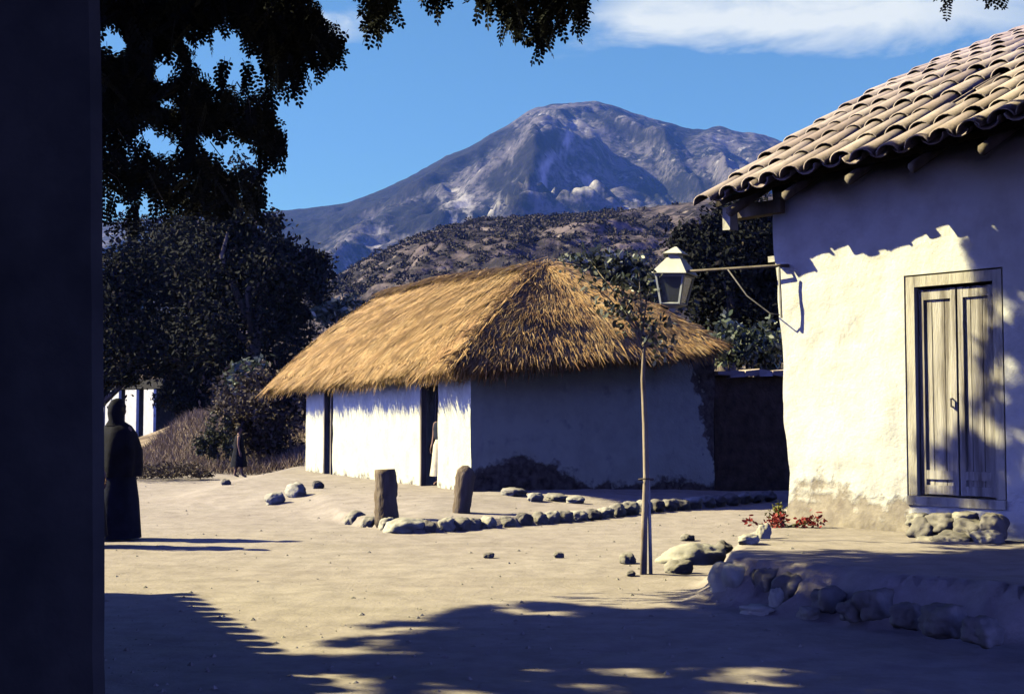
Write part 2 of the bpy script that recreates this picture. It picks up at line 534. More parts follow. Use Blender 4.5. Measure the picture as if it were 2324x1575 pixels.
# ------------------------------------------------------------------ far mountain and foothill
def ridge_terrain(name, sky, d0, d1, x0, x1, nx, nd, mat, seed, spur, base=0.0, spurs=(), cover=None):
    sx = np.array([p[0] for p in sky], float)
    sy = np.array([p[1] for p in sky], float)
    xs = np.linspace(x0, x1, nx)
    ys = np.interp(xs, sx, sy)
    k = np.array([.05, .1, .2, .3, .2, .1, .05])
    ys = np.convolve(np.pad(ys, 3, 'edge'), k / k.sum(), 'valid')
    ratio = (xs - 1162) / F
    slope = np.array([ray(x, y)[2] / ray(x, y)[1] for x, y in zip(xs, ys)])   # skyline height per metre of distance
    t = np.linspace(0, 1.25, nd)
    D = d0 + (d1 - d0) * t
    TT, RR = np.meshgrid(t, ratio, indexing='xy')
    S = slope[:, None] * d1
    DD = D[None, :] + 0 * RR
    X = RR * DD
    prof = np.where(TT <= 1, TT ** 1.15, 1 - (TT - 1) * 1.6)
    p = np.stack([X / d1 * 9 + 2.2 * fbm(np.stack([X / d1 * 4, DD / d1 * 4, X * 0], -1), seed + 9, 3), DD / d1 * 3.2, X * 0], -1)
    n = 1 - np.abs(fbm(p, seed, 5, .55)) * 2.4
    q = np.stack([X / d1 * 30, DD / d1 * 26, X * 0], -1)
    n2 = fbm(q, seed + 3, 4)
    env = np.clip(TT * (1.02 - TT), 0, 1) * 4
    Z = S * prof + S * env * spur * (n - .45) + S * np.clip(env, 0, 1) * .085 * n2
    for pts, amp, wid in spurs:           # named spurs: crest lines seen in the photo, in (x, t)
        cx = np.array([a for a, b in pts]); ct = np.array([b for a, b in pts])
        xr = (np.interp(TT, ct, cx) - 1162) / F
        dd = (RR - xr) * F
        Z = Z + S * amp * np.exp(-(dd / wid) ** 2) * smooth(ct.min() - .08, ct.min() + .12, TT) * smooth(ct.max() + .1, ct.max() - .1, TT)
    lim = slope[:, None] * DD * (1 - .10 * np.clip(1 - TT, 0, 1))
    Z = np.minimum(Z, lim)
    Z = np.maximum(Z, -3) + base
    Z += S * .004 * fbm(np.stack([X / d1 * 160, DD / d1 * 160, X * 0], -1), seed + 5, 2)
    V = np.stack([X, DD, Z], -1).reshape(-1, 3)
    o = link(name, mesh_np(name, V, grid_faces(nx, nd)), mat, smooth_shade=True)
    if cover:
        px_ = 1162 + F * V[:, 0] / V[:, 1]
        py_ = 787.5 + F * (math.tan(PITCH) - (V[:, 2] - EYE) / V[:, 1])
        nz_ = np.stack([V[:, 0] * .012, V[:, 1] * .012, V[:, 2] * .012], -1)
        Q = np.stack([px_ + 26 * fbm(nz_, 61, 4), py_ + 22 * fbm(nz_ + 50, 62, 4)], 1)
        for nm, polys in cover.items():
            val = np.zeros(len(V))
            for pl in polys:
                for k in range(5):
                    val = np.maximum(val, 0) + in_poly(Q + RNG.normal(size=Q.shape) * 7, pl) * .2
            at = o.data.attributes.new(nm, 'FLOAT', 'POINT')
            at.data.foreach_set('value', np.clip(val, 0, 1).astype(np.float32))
    return o, X, DD, Z

SKY_M = [(-900, 560), (0, 520), (300, 495), (590, 479), (650, 475), (720, 468), (780, 460), (850, 435), (905, 410), (960, 382), (1010, 352),
         (1060, 335), (1110, 305), (1150, 285), (1200, 250), (1240, 238), (1290, 233), (1330, 231), (1358, 228), (1400, 240), (1450, 258),
         (1500, 272), (1560, 287), (1600, 292), (1640, 284), (1690, 300), (1725, 300), (1760, 312), (1800, 322), (1900, 370), (2100, 430), (2400, 480), (3200, 540)]
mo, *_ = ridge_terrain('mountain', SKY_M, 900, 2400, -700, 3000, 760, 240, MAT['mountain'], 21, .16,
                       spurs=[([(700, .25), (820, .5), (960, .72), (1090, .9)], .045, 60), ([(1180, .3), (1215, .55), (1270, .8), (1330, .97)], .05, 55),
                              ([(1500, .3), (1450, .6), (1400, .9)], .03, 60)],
                       cover=dict(flank_shade=[[(300, 470), (560, 465), (720, 455), (850, 420), (960, 365), (1110, 292), (1160, 275), (1175, 300), (1100, 352), (1000, 405), (925, 455), (850, 478), (770, 520), (700, 575), (600, 620), (300, 620)],
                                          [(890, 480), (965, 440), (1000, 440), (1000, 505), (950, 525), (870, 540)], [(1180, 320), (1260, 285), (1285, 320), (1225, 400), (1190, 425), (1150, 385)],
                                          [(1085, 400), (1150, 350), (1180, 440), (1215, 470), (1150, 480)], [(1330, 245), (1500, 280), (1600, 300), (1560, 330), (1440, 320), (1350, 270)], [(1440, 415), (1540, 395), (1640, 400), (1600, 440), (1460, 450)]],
                                  rock=[[(985, 450), (1040, 420), (1090, 450), (1150, 460), (1100, 490), (1010, 500)], [(1330, 240), (1290, 285), (1250, 350), (1215, 420), (1230, 430), (1270, 350), (1310, 290), (1345, 245)],
                                        [(1290, 395), (1370, 385), (1370, 425), (1300, 440)], [(770, 560), (840, 510), (880, 505), (830, 560)]]))
tag(mo, 'hazy blue scrub covered mountain with a rounded summit', 'mountain', kind='structure')
SKY_F = [(-600, 760), (300, 720), (500, 690), (600, 672), (700, 640), (771, 606), (860, 560), (978, 512), (1085, 487), (1219, 479), (1353, 474), (1388, 467), (1475, 457), (1568, 444), (1700, 430), (1900, 420), (2400, 430)]
fo, FX, FY, FZ = ridge_terrain('foothill', SKY_F, 95, 330, -500, 2400, 420, 150, MAT['foothill'], 44, .10,
                       spurs=[([(900, .3), (980, .7), (1085, .95)], .05, 50), ([(1300, .3), (1330, .7), (1353, .95)], .05, 60)])
tag(fo, 'brown dry foothill dotted with dark scrub below the mountain', 'hill', kind='structure')

def scrub_patch():
    nx, nd = FX.shape
    n = 6500
    quads = []
    ii = RNG.integers(int(nx * .3), int(nx * .9), n * 4)
    jj = RNG.integers(10, int(nd * .82), n * 4)
    dens = fbm(np.stack([FX[ii, jj] * .022, FY[ii, jj] * .022, ii * 0.0], -1), 77, 4)
    keep = (dens + .5 * (RNG.random(len(ii)) - .5)) > -.12
    ii, jj = ii[keep][:n], jj[keep][:n]
    m = 34
    for i, j in zip(ii, jj):
        c = np.array([FX[i, j] + RNG.normal() * .6, FY[i, j] + RNG.normal() * .6, FZ[i, j]])
        s = .5 + 1.0 * random.random() ** 2
        d = RNG.normal(size=(m, 3)); d /= np.linalg.norm(d, axis=1)[:, None]
        d[:, 2] = np.abs(d[:, 2])
        cc = c + d * s * np.array([1, 1, .8]) * (RNG.random((m, 1)) ** .4)
        a = RNG.normal(size=(m, 3)); a /= np.linalg.norm(a, axis=1)[:, None]
        b = np.cross(a, RNG.normal(size=(m, 3))); b /= np.linalg.norm(b, axis=1)[:, None]
        k = .20 * s
        quads.append(np.stack([cc - a * k, cc - b * k, cc + a * k, cc + b * k], 1))
    V = np.concatenate(quads)
    o = link('scrub', mesh_np('scrub', V), MAT['scrub'])
    tag(o, 'dark low scrub bushes dotting the dry foothill', 'scrub', kind='stuff')
scrub_patch()

# ------------------------------------------------------------------ leaf clouds
def unit(a):
    return a / (np.linalg.norm(a, axis=-1, keepdims=True) + 1e-9)

def leaf_polys(c, size, aspect=.5, up=.5):
    """one pointed hexagonal leaf per centre"""
    n = len(c)
    size = np.broadcast_to(size, (n,))[:, None]
    nrm = unit(RNG.normal(size=(n, 3)) + np.array([0, 0, up]))
    a = unit(np.cross(nrm, RNG.normal(size=(n, 3))))
    b = np.cross(nrm, a)
    L, W = a * size, b * size * aspect
    return np.stack([c - L, c - .35 * L + W * .8, c + .4 * L + W * .7, c + L, c + .4 * L - W * .7, c - .35 * L - W * .8], 1)

def clump_points(center, radii, nclump, nleaf, cs=.28, shell=.55):
    center = np.array(center, float); radii = np.array(radii, float)
    d = unit(RNG.normal(size=(nclump, 3)))
    r = (shell + (1 - shell) * RNG.random((nclump, 1)))
    cc = d * r * (1 + .22 * RNG.normal(size=(nclump, 1)))
    k = RNG.integers(0, nclump, nleaf)
    sz = cs * (.6 + .8 * RNG.random(nclump))
    pts = cc[k] + RNG.normal(size=(nleaf, 3)) * sz[k][:, None] * .6
    return center + pts * radii, center + cc * radii

def tree(name, label, cat, base, crowns, leaf, nleaf, lsize, mat, trunk_r=.18, group=None, limbs=7, aspect=.55, cs=.28, parts=('crown', 'trunk')):
    """crowns: list of (centre, radii, clumps, share) in world coordinates"""
    base = np.array(base, float)
    root = empty(name, base)
    P_, T_ = [], []
    tot = sum(c[3] for c in crowns)
    for c, r, nc, sh in crowns:
        p, cc = clump_points(c, r, nc, int(nleaf * sh / tot), cs)
        P_.append(p); T_.append(cc)
    P_ = np.concatenate(P_)
    P_ = P_[P_[:, 2] > base[2] + .05]
    o = link(parts[0], mesh_np(parts[0], leaf_polys(P_ - base, lsize * (.7 + .6 * RNG.random(len(P_))), aspect)), mat, root)
    mb = MB()
    top = np.mean([np.array(c[0]) for c in crowns], 0) - base
    h = top[2]
    mid = np.array([top[0] * .35, top[1] * .35, h * .55])
    mb.tube([(0, 0, -.25), (top[0] * .1, top[1] * .1, h * .25), mid, top], [trunk_r * 1.25, trunk_r, trunk_r * .75, trunk_r * .3], 9, wob=.25)
    allc = np.concatenate(T_) - base
    for k in RNG.choice(len(allc), min(limbs, len(allc)), replace=False):
        e = allc[k]
        s = mid * (.75 + .3 * random.random())
        m_ = (s + e) / 2 + RNG.normal(size=3) * .12 * np.linalg.norm(e - s)
        mb.tube([s, m_, e], [trunk_r * .45, trunk_r * .28, trunk_r * .1], 6, wob=.2)
    mb.build(parts[1], MAT['bark'], root, True)
    tag(root, label, cat, group)
    return root

# dark trees on the left, behind the hut
def crown_px(x, y, D, rx, ry, depth=1.0):
    c = P(x, y, D)
    return c, (rx * D / F, rx * D / F * depth, ry * D / F)
def gbase(x, D):
    X = (x - 1162) / F * D
    return (X, D, hz(X, D))
LT = 'dark trees left of the hut'
c = crown_px
def cw(lst):
    return [(*crown_px(x, y, D, rx, ry), n, s) for x, y, D, rx, ry, n, s in lst]
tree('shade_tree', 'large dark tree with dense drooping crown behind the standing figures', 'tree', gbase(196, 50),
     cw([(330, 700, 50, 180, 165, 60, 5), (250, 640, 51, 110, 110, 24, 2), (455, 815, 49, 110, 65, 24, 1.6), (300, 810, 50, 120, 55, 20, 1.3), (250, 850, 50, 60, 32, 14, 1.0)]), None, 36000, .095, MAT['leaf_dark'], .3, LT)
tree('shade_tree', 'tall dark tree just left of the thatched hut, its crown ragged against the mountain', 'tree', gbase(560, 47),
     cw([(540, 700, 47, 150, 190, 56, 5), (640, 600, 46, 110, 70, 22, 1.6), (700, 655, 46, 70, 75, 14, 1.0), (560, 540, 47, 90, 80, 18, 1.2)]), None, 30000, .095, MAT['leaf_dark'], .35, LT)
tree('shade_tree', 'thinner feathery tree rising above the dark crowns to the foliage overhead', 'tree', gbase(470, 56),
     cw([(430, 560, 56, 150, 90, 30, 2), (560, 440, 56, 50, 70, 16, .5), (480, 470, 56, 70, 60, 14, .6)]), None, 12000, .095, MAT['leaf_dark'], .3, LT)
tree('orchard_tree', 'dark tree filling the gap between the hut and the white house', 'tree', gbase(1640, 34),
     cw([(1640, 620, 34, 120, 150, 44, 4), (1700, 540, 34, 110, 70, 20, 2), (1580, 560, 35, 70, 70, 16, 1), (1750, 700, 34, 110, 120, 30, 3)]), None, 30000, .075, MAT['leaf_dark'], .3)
tree('low_tree', 'small leafy tree peeping over the right slope of the thatched roof', 'tree', gbase(1390, 31),
     cw([(1380, 620, 31, 110, 45, 26, 3), (1450, 680, 31, 90, 60, 20, 2), (1310, 605, 31, 40, 20, 8, .6)]), None, 5200, .10, MAT['leaf_sap'], .12)
tree('leafy_bush', 'bush of shiny pale leaves above the adobe wall', 'bush', (P(1690, 950, 27.5)[0], 27.5, .3),
     cw([(1690, 790, 27.5, 80, 50, 26, 3), (1660, 760, 27.5, 35, 30, 8, .7), (1740, 780, 27.5, 50, 55, 14, 1.4)]), None, 2600, .075, MAT['leaf_pale'], .06)
tree('shade_bush', 'dark shrub on the bank hiding the right end of the columned building', 'bush', gbase(415, 48),
     cw([(405, 905, 48, 42, 45, 20, 2), (450, 915, 48, 55, 45, 20, 2), (375, 900, 49, 16, 25, 8, .5)]), None, 6000, .07, MAT['leaf_dark'], .06)
tree('roadside_bush', 'big dark brown bush on the bank beside the end of the hut', 'bush', gbase(610, 38),
     cw([(610, 930, 38, 85, 80, 36, 3), (560, 960, 37, 60, 70, 20, 2), (660, 900, 38.5, 40, 60, 14, 1)]), None, 9500, .075, MAT['brownbush'], .08, cs=.34)
tree('flowering_bush', 'pale blossoming bush by the thatch eave at the hut end', 'bush', gbase(560, 42),
     cw([(555, 845, 42, 50, 32, 18, 2), (600, 860, 42, 40, 25, 10, 1)]), None, 900, .11, MAT['leaf_pale'], .06)
tree('flowering_bush', 'pale leafy bush behind the thatched slope, in front of the dark trees', 'bush', gbase(745, 45),
     cw([(745, 715, 45, 40, 28, 14, 2), (790, 690, 45, 40, 22, 10, 1)]), None, 900, .11, MAT['leaf_pale'], .08)
tree('weedy_bush', 'low reddish brown weeds along the far edge of the road', 'weeds', gbase(380, 32),
     cw([(370, 1072, 31, 95, 20, 60, 3), (310, 1066, 31.5, 30, 18, 14, 1), (450, 1082, 31, 36, 14, 14, .8)]), None, 5200, .032, MAT['brownbush'], .02, cs=.3)
tree('weedy_bush', 'greyish tuft of weeds behind the small figure on the bank', 'weeds', gbase(500, 36),
     cw([(500, 985, 36, 32, 50, 16, 1), (470, 1010, 36, 26, 26, 10, .6)]), None, 2200, .05, MAT['leaf_mid'], .03)

def blades(name, label, n, region, hgt, mat, D0, D1):
    q = sample_poly(region, n)
    polys = []
    for x, y in q:
        D = D0 + (D1 - D0) * random.random()
        X = (x - 1162) / F * D
        b = np.array([X, D, hz(X, D)])
        h = hgt * (.5 + random.random())
        a = random.random() * 6.28
        w = np.array([math.cos(a), math.sin(a), 0]) * .011
        l = np.array([random.gauss(0, .5), random.gauss(0, .5), 1]) * h
        polys.append(np.stack([b - w, b + w, b + w * .6 + l * .6, b + l, b - w * .6 + l * .6]))
    o = link(name, mesh_np(name, np.array(polys)), mat)
    tag(o, label, 'grass', kind='stuff')
blades('dry_grass', 'dry reddish grass on the bank beside the road', 13000, [(290, 0), (690, 0), (690, 1), (290, 1)], .24, MAT['drygrass'], 34.5, 46)

# ------------------------------------------------------------------ stones
def rock(name, label, cat, loc, size, mat, group=None, rz=None, seed=None, flat=1.0, sub=4, rough=.22, parent=None, blocky=2.6):
    bm = bmesh.new()
    bmesh.ops.create_icosphere(bm, subdivisions=sub, radius=1)
    sd = random.random() * 100 if seed is None else seed
    for v in bm.verts:
        d = v.co.normalized()
        n = mnoise.fractal(d * 1.3 + Vector((sd, sd * .7, 1)), 1.0, 2.0, 4)
        # blocky facets
        q = Vector((d.x, d.y, d.z))
        m = (abs(q.x) ** blocky + abs(q.y) ** blocky + abs(q.z) ** blocky) ** (-1 / blocky)
        n2 = mnoise.fractal(d * 4.5 + Vector((sd * .3, 5, sd)), 1.0, 2.0, 3)
        v.co = d * (1 + rough * n + .05 * n2) * m
        v.co.x *= size[0]; v.co.y *= size[1]; v.co.z *= size[2]
    me = bpy.data.meshes.new(name)
    bm.to_mesh(me); bm.free()
    o = link(name, me, mat, parent, True)
    o.location = Vector(loc)
    o.rotation_euler = (random.gauss(0, .1), random.gauss(0, .1), random.random() * 6.28 if rz is None else rz)
    if label:
        tag(o, label, cat, group)
    return o

KG = 'stones edging the hut yard'
LK = 'rounded stone in the low row edging the earth yard before the hut'
xs_k = [805, 838, 878, 922, 972, 1012, 1045, 1072, 1106, 1147, 1188, 1222, 1252, 1280, 1312, 1345, 1372, 1402, 1428, 1462, 1492, 1520, 1546, 1574, 1604, 1632, 1660, 1688, 1716, 1742]
for x in xs_k:
    y = np.interp(x, [p[0] for p in KPX], [p[1] for p in KPX])
    g = G(x, y)
    D = g[1]
    w = (16 + 5 * random.random()) * D / F
    if x == 922:
        rock('kerb_stone', 'largest pale flat slab at the near corner of the stone row edging the hut yard', 'stone', (g[0], g[1] + .05, .06), (.28, .24, .13), MAT['paleston'], KG, rz=.6, seed=3.3)
        continue
    if x == 805:
        rock('kerb_stone', 'first stone at the left end of the row edging the hut yard', 'stone', (g[0], g[1] + .1, .06), (.15, .16, .12), MAT['stone'], KG, seed=5.1)
        continue
    rock('kerb_stone', LK, 'stone', (g[0], g[1] + .06, .045 + (.035 if x > 1400 else 0) + .02 * random.random()), (w * (.95 + .35 * random.random()), .11 + .04 * random.random(), .085 + .035 * random.random()), MAT[random.choice(['stone', 'stone', 'darkston', 'paleston'])], KG)

# rocks on the yard and road
def rock_px(x, y, wpx, hpx, label, mat='stone', z=None, name='rock', group=None, sink=.35):
    g = G(x, y, 0 if z is None else z)
    D = g[1]
    s = wpx * D / F / 2; hh = hpx * D / F / 2
    zz = hz(g[0], g[1])
    return rock(name, label, 'rock', (g[0], g[1], zz + hh * (1 - sink)), (s, s * .8, hh), MAT[mat], group)
rock_px(624, 1138, 44, 30, 'pale rounded boulder on the left verge, left one of a touching pair', 'paleston', .12)
rock_px(672, 1132, 52, 34, 'pale rounded boulder on the left verge, right one of a touching pair', 'paleston', .12)
rock_px(722, 1120, 26, 20, 'small dark rock on the left verge nearest to the hut', 'darkston', .15)
rock_px(512, 1118, 22, 14, 'little dark stone on the far left verge below the small figure', 'darkston', .08)
rock_px(1110, 1268, 26, 14, 'low dark stone lying alone in the middle of the road', 'darkston')
rock_px(1268, 1268, 24, 16, 'small rounded stone in the road, left of the staked sapling', 'stone')
rock_px(1425, 1280, 40, 30, 'grey rounded rock just left of the sapling foot', 'stone')
rock_px(1432, 1308, 24, 14, 'small dark stone in front of the sapling foot', 'darkston')
rock_px(1540, 1302, 62, 34, 'brown boulder lying in the road right of the sapling', 'stone')
rock_px(1570, 1278, 150, 70, 'long pale earth covered boulder between the sapling and the terrace', 'paleston', sink=.9)
rock_px(1640, 1222, 50, 40, 'dark jagged rock on the rubble slope near the house corner', 'darkston', .2)
rock_px(1600, 1235, 60, 24, 'brown slab of rubble left of the house corner', 'darkston', .1)
rock_px(1700, 1238, 60, 26, 'long pale slab on the rubble slope by the terrace', 'paleston', .34)
rock_px(1735, 1225, 32, 40, 'upright pale stone at the top of the rubble slope', 'paleston', .34)
rock_px(1560, 1215, 34, 18, 'small rock at the top of the rubble slope', 'stone', .05)
# flat stones against the end wall of the hut
for i, (x, y, w, h, lab) in enumerate([(1112, 1122, 50, 16, 'thin sunlit slab lying against the hut end wall by the corner post'),
                         (1165, 1132, 60, 22, 'flat sunlit stone below the bare patch of the hut end wall'),
                         (1215, 1138, 36, 24, 'knobbly stone in the middle of the ledge under the hut end wall'),
                         (1262, 1136, 56, 20, 'broad flat stone of the ledge under the hut end wall'),
                         (1305, 1138, 44, 18, 'last flat stone of the ledge before the shaded ground')]):
    rock_px(x, y, w, h, lab, 'paleston' if i % 2 == 0 else 'stone', .18, 'ledge_stone', 'stones along the hut end wall')
# stones facing the terrace and its steps
TG = 'boulders holding up the terrace'
WAZ = math.atan2(UX[1], UX[0])
def rock_at(x, y, D, size, label, mat='stone', rz=None, name='boulder', group=TG):
    p = P(x, y, D)
    return rock(name, label, 'boulder', p, size, MAT[mat], group, rz=rz if rz is not None else WAZ + random.gauss(0, .2), rough=.26, blocky=4.5)
rock_at(1672, 1322, 11.0, (.16, .18, .17), 'large pale boulder at the corner of the terrace wall', 'paleston', .4)
rock_at(1716, 1332, 10.85, (.09, .13, .15), 'narrow dark stone next to the pale corner boulder', 'darkston', .2)
rock_at(1752, 1336, 10.7, (.10, .13, .16), 'dark stone in the shaded terrace wall, third from its corner', 'darkston', -.9)
rock_at(1800, 1346, 10.45, (.12, .14, .15), 'last dark stone of the broken terrace ledge, farthest right', 'darkston', -.6)
rock_at(1762, 1366, 10.25, (.055, .045, .10), 'small pointed grey stone leaning on the shaded terrace wall', 'paleston')
rock_at(1722, 1388, 10.25, (.13, .12, .05), 'low pale stone half buried at the foot of the terrace wall', 'paleston')
rock_at(1835, 1392, 9.9, (.07, .06, .05), 'little stone lying in the shade below the terrace wall', 'stone')
for x, y, D, s_ in [(1880, 1362, 9.95, (.10, .10, .09)), (1935, 1385, 9.6, (.08, .09, .07)), (1985, 1372, 9.45, (.12, .11, .10)), (2060, 1398, 9.0, (.10, .10, .08)), (2140, 1408, 8.6, (.13, .11, .10)), (2230, 1432, 8.25, (.10, .10, .08))]:
    rock_at(x, y, D, s_, 'half buried dark stone in the shaded earth bank below the house terrace', 'darkston', name='bank_stone', group='stones in the shaded terrace bank')
SG = 'rubble step below the house door'
for x, y, D, s_, lab in [(2085, 1180, 13.1, (.10, .10, .07), 'small wedge stone at the upper left of the rubble step'),
                   (2190, 1175, 12.7, (.11, .10, .06), 'flat stone right under the door sill, middle of the rubble step'),
                   (2245, 1222, 12.35, (.13, .11, .07), 'low stone at the lower right of the rubble step'),
                   (2110, 1232, 12.75, (.12, .10, .06), 'low stone at the lower left of the rubble step')]:
    rock_at(x, y, D, s_, lab, 'stone', name='step_stone', group=SG)
for x, y, D, s, lab in [(2100, 1205, 12.98, (.13, .13, .11), 'left stone of the rubble step below the house door'),
                   (2150, 1190, 12.85, (.15, .15, .10), 'upper middle stone of the rubble step below the house door'),
                   (2205, 1205, 12.6, (.15, .15, .12), 'largest stone of the rubble step below the house door'),
                   (2255, 1195, 12.4, (.12, .13, .11), 'right stone of the rubble step below the house door'),
                   (2160, 1228, 12.55, (.15, .13, .07), 'lowest stone of the rubble step below the house door')]:
    rock_at(x, y, D, s, lab, 'darkston', name='step_stone', group=SG)

# ------------------------------------------------------------------ posts in the hut yard
def post_mesh(name, base, top, r0, r1, mat, label, cat, round_top=False):
    root = np.array(base, float)
    pts, rad = [], []
    n = 12
    for i in range(n + 1):
        t = i / n
        pts.append((np.array(top) - root) * t + np.array([fbm(np.array([[t * 3, r0 * 9, 0]]), 4)[0] * .03, 0, 0]))
        r = r0 + (r1 - r0) * t
        if round_top: r *= math.sqrt(max(.08, 1 - max(0, (t - .72) / .28) ** 2.2))
        rad.append(r)
    pts[0] = pts[0] + np.array([0, 0, -.15])
    mb = MB(); mb.tube(pts, rad, 22, wob=.14)
    o = mb.build(name, mat, None, True)
    o.location = Vector(root)
    if not round_top:
        for p_ in o.data.polygons:
            if len(p_.vertices) > 5: p_.use_smooth = False
    tag(o, label, cat)
    return o
gb = G(878, 1178, .13)
post_mesh('stump', gb, (gb[0] - .03, gb[1], P(878, 1065, gb[1])[2]), .165, .14, MAT['stump'], 'thick bark covered wooden stump standing in the hut yard', 'stump')
gb = G(1048, 1162, .145)
post_mesh('stone_post', gb, (gb[0] + .05, gb[1], P(1048, 1056, gb[1])[2]), .125, .15, MAT['stump'], 'grey round topped post leaning before the hut corner', 'post', True)

# ------------------------------------------------------------------ the thatched hut
HO = np.array([-.70, 22.70, .25])
HA = math.atan2(.42, .91)
hut = empty('thatched_hut', HO, HA)
tag(hut, 'low whitewashed adobe hut with a shaggy straw thatched roof', 'hut')
HX = np.array([math.cos(HA), math.sin(HA), 0]); HY = np.array([-math.sin(HA), math.cos(HA), 0])
def hl(p):                      # world -> hut local
    d = np.array(p) - HO
    return np.array([d @ HX, d @ HY, d[2]])

def gridbox(mb, x0, x1, y0, y1, z0, z1, step=.12, amp=.035, ztop=None, seed=1):
    """a box with gridded, gently bulging sides; ztop(x,y) may slope the top"""
    def face(fu, nu, nv):
        u = np.linspace(0, 1, nu); v = np.linspace(0, 1, nv)
        U, Vv = np.meshgrid(u, v, indexing='ij')
        q = fu(U, Vv).reshape(-1, 3)
        if ztop is not None:
            zt = ztop(q[:, 0], q[:, 1])
            q[:, 2] = z0 + (q[:, 2] - z0) / (z1 - z0) * (zt - z0)
        c = np.array([(x0 + x1) / 2, (y0 + y1) / 2, (z0 + z1) / 2])
        d = np.stack([fbm(q * .8 + k * 31, seed + k, 3) for k in range(3)], 1) * amp + np.stack([fbm(q * 3.5 + k * 11, seed + k + 7, 2) for k in range(3)], 1) * amp * .35
        mb.add(q + d, grid_faces(nu, nv))
    nx = max(2, int((x1 - x0) / step)); ny = max(2, int((y1 - y0) / step)); nz = max(2, int((z1 - z0) / step))
    lx, ly, lz = x1 - x0, y1 - y0, z1 - z0
    S = lambda a, b, c_: np.stack([a, b, c_], -1)
    face(lambda U, W: S(x0 + U * lx, y0 + 0 * U, z0 + W * lz), nx, nz)
    face(lambda U, W: S(x0 + U * lx, y1 + 0 * U, z0 + W * lz), nx, nz)
    face(lambda U, W: S(x0 + 0 * U, y0 + U * ly, z0 + W * lz), ny, nz)
    face(lambda U, W: S(x1 + 0 * U, y0 + U * ly, z0 + W * lz), ny, nz)
    face(lambda U, W: S(x0 + U * lx, y0 + W * ly, z1 + 0 * U), nx, ny)

LW = 10.2; WW = 4.95
mb = MB()
def ht_f(x, y): return 2.06 + 0 * x + .05 * np.clip(x, 0, 5)
gridbox(mb, 0, .38, 0, 1.53, -.35, 2.06)
gridbox(mb, 0, .38, 2.43, 8.03, -.35, 2.06)
gridbox(mb, 0, .38, 8.71, LW, -.35, 2.06)
gridbox(mb, 0, .38, 1.53, 2.43, 1.93, 2.06, amp=.01)
gridbox(mb, 0, .38, 8.03, 8.71, 1.90, 2.06, amp=.01)
gridbox(mb, .38, WW, 0, .38, -.35, 2.2, ztop=lambda x, y: 2.10 + .10 * x)
gridbox(mb, WW - .35, WW, .38, LW, -.35, 2.2, step=.5)
gridbox(mb, .38, WW - .35, LW - .35, LW, -.35, 2.2, step=.5)
mb.build('wall', MAT['hut'], hut, True)
mb = MB(); mb.box((2.4, 5.1, -.02), (4.3, 9.4, .06)); mb.build('floor', MAT['darkadobe'], hut)
# door posts and leaves
mb = MB()
mb.box((.02, 2.36, .95), (.10, .07, 1.96)); mb.box((.05, 1.98, 1.90), (.10, .84, .07))
mb.build('door_frame', MAT['oldwood'], hut)
mb = MB(); mb.box((.62, 2.33, .93), (.72, .045, 1.85)); mb.build('door', MAT['oldwood'], hut)
mb = MB()
mb.box((.02, 8.10, .93), (.09, .07, 1.9)); mb.box((.02, 8.62, .93), (.09, .07, 1.9)); mb.box((.14, 8.36, .93), (.04, .46, 1.85))
mb.build('door', MAT['oldwood'], hut)

# roof
eC = np.array([-.45, -.45, 2.44 - .25]); eL = np.array([-.5, 11.75, 2.40 - .25]); eR = np.array([4.72, -.36, 2.90 - .25])
rA = np.array([2.45, 2.0, 4.56 - .25]); rB = np.array([2.30, 10.9, 4.84 - .25])
bR = np.array([4.85, -.3, 2.86 - .25]); bL = np.array([5.3, 11.9, 2.3 - .25])
def quad_surf(p00, p10, p11, p01, nu, nv, bulge=.10, seed=1, amp=.06):
    """p00-p10 along the eave, p01-p11 along the ridge"""
    u = np.linspace(0, 1, nu)[:, None, None]; v = np.linspace(0, 1, nv)[None, :, None]
    q = (1 - u) * (1 - v) * p00 + u * (1 - v) * p10 + u * v * p11 + (1 - u) * v * p01
    yy = q[..., 1]
    q[..., 2] += (v[..., 0] ** 1.5) * (.10 * fbm(np.stack([yy * .55, yy * 0, yy * 0], -1), 91, 3) - .05)
    n = np.cross(p10 - p00, p01 - p00); n /= np.linalg.norm(n)
    if n[2] < 0: n = -n
    q = q + n * (bulge * np.sin(np.pi * v) ** 1.0)
    a = fbm(q * .9, seed, 3) * amp + fbm(q * 3.0, seed + 4, 3) * amp * .5
    edge = np.sin(np.pi * np.clip(v[..., 0], 0.02, 1)) ** .5
    q[..., 2] += (1 - v[..., 0]) ** 3 * .10 * fbm(np.stack([q[..., 0] * 1.3, q[..., 1] * 1.3, 0 * q[..., 0]], -1), 55, 3)
    return q + n * (a * (.35 + .65 * edge))[..., None], n
roof = MB()
surfs = []
for (a, b, c_, d, nu, nv, sd) in [(eL, eC, rA, rB, 60, 26, 3), (eC, eR, rA, rA, 40, 26, 5), (bR, bL, rB, rA, 40, 14, 8), (bL, eL, rB, rB, 12, 14, 9)]:
    q, n = quad_surf(a, b, c_, d, nu, nv, seed=sd)
    if nu > 20 and nv > 20: surfs.append((q, n))
    roof.add(q.reshape(-1, 3), grid_faces(nu, nv))
    # underside, a hand's breadth below
    roof.add((q - n * .2).reshape(-1, 3), grid_faces(nu, nv))
    e0 = q[:, 0]; e1 = e0 - n * .2
    roof.add(np.concatenate([e0, e1]), [(i, i + 1, nu + i + 1, nu + i) for i in range(nu - 1)])
base_roof = roof
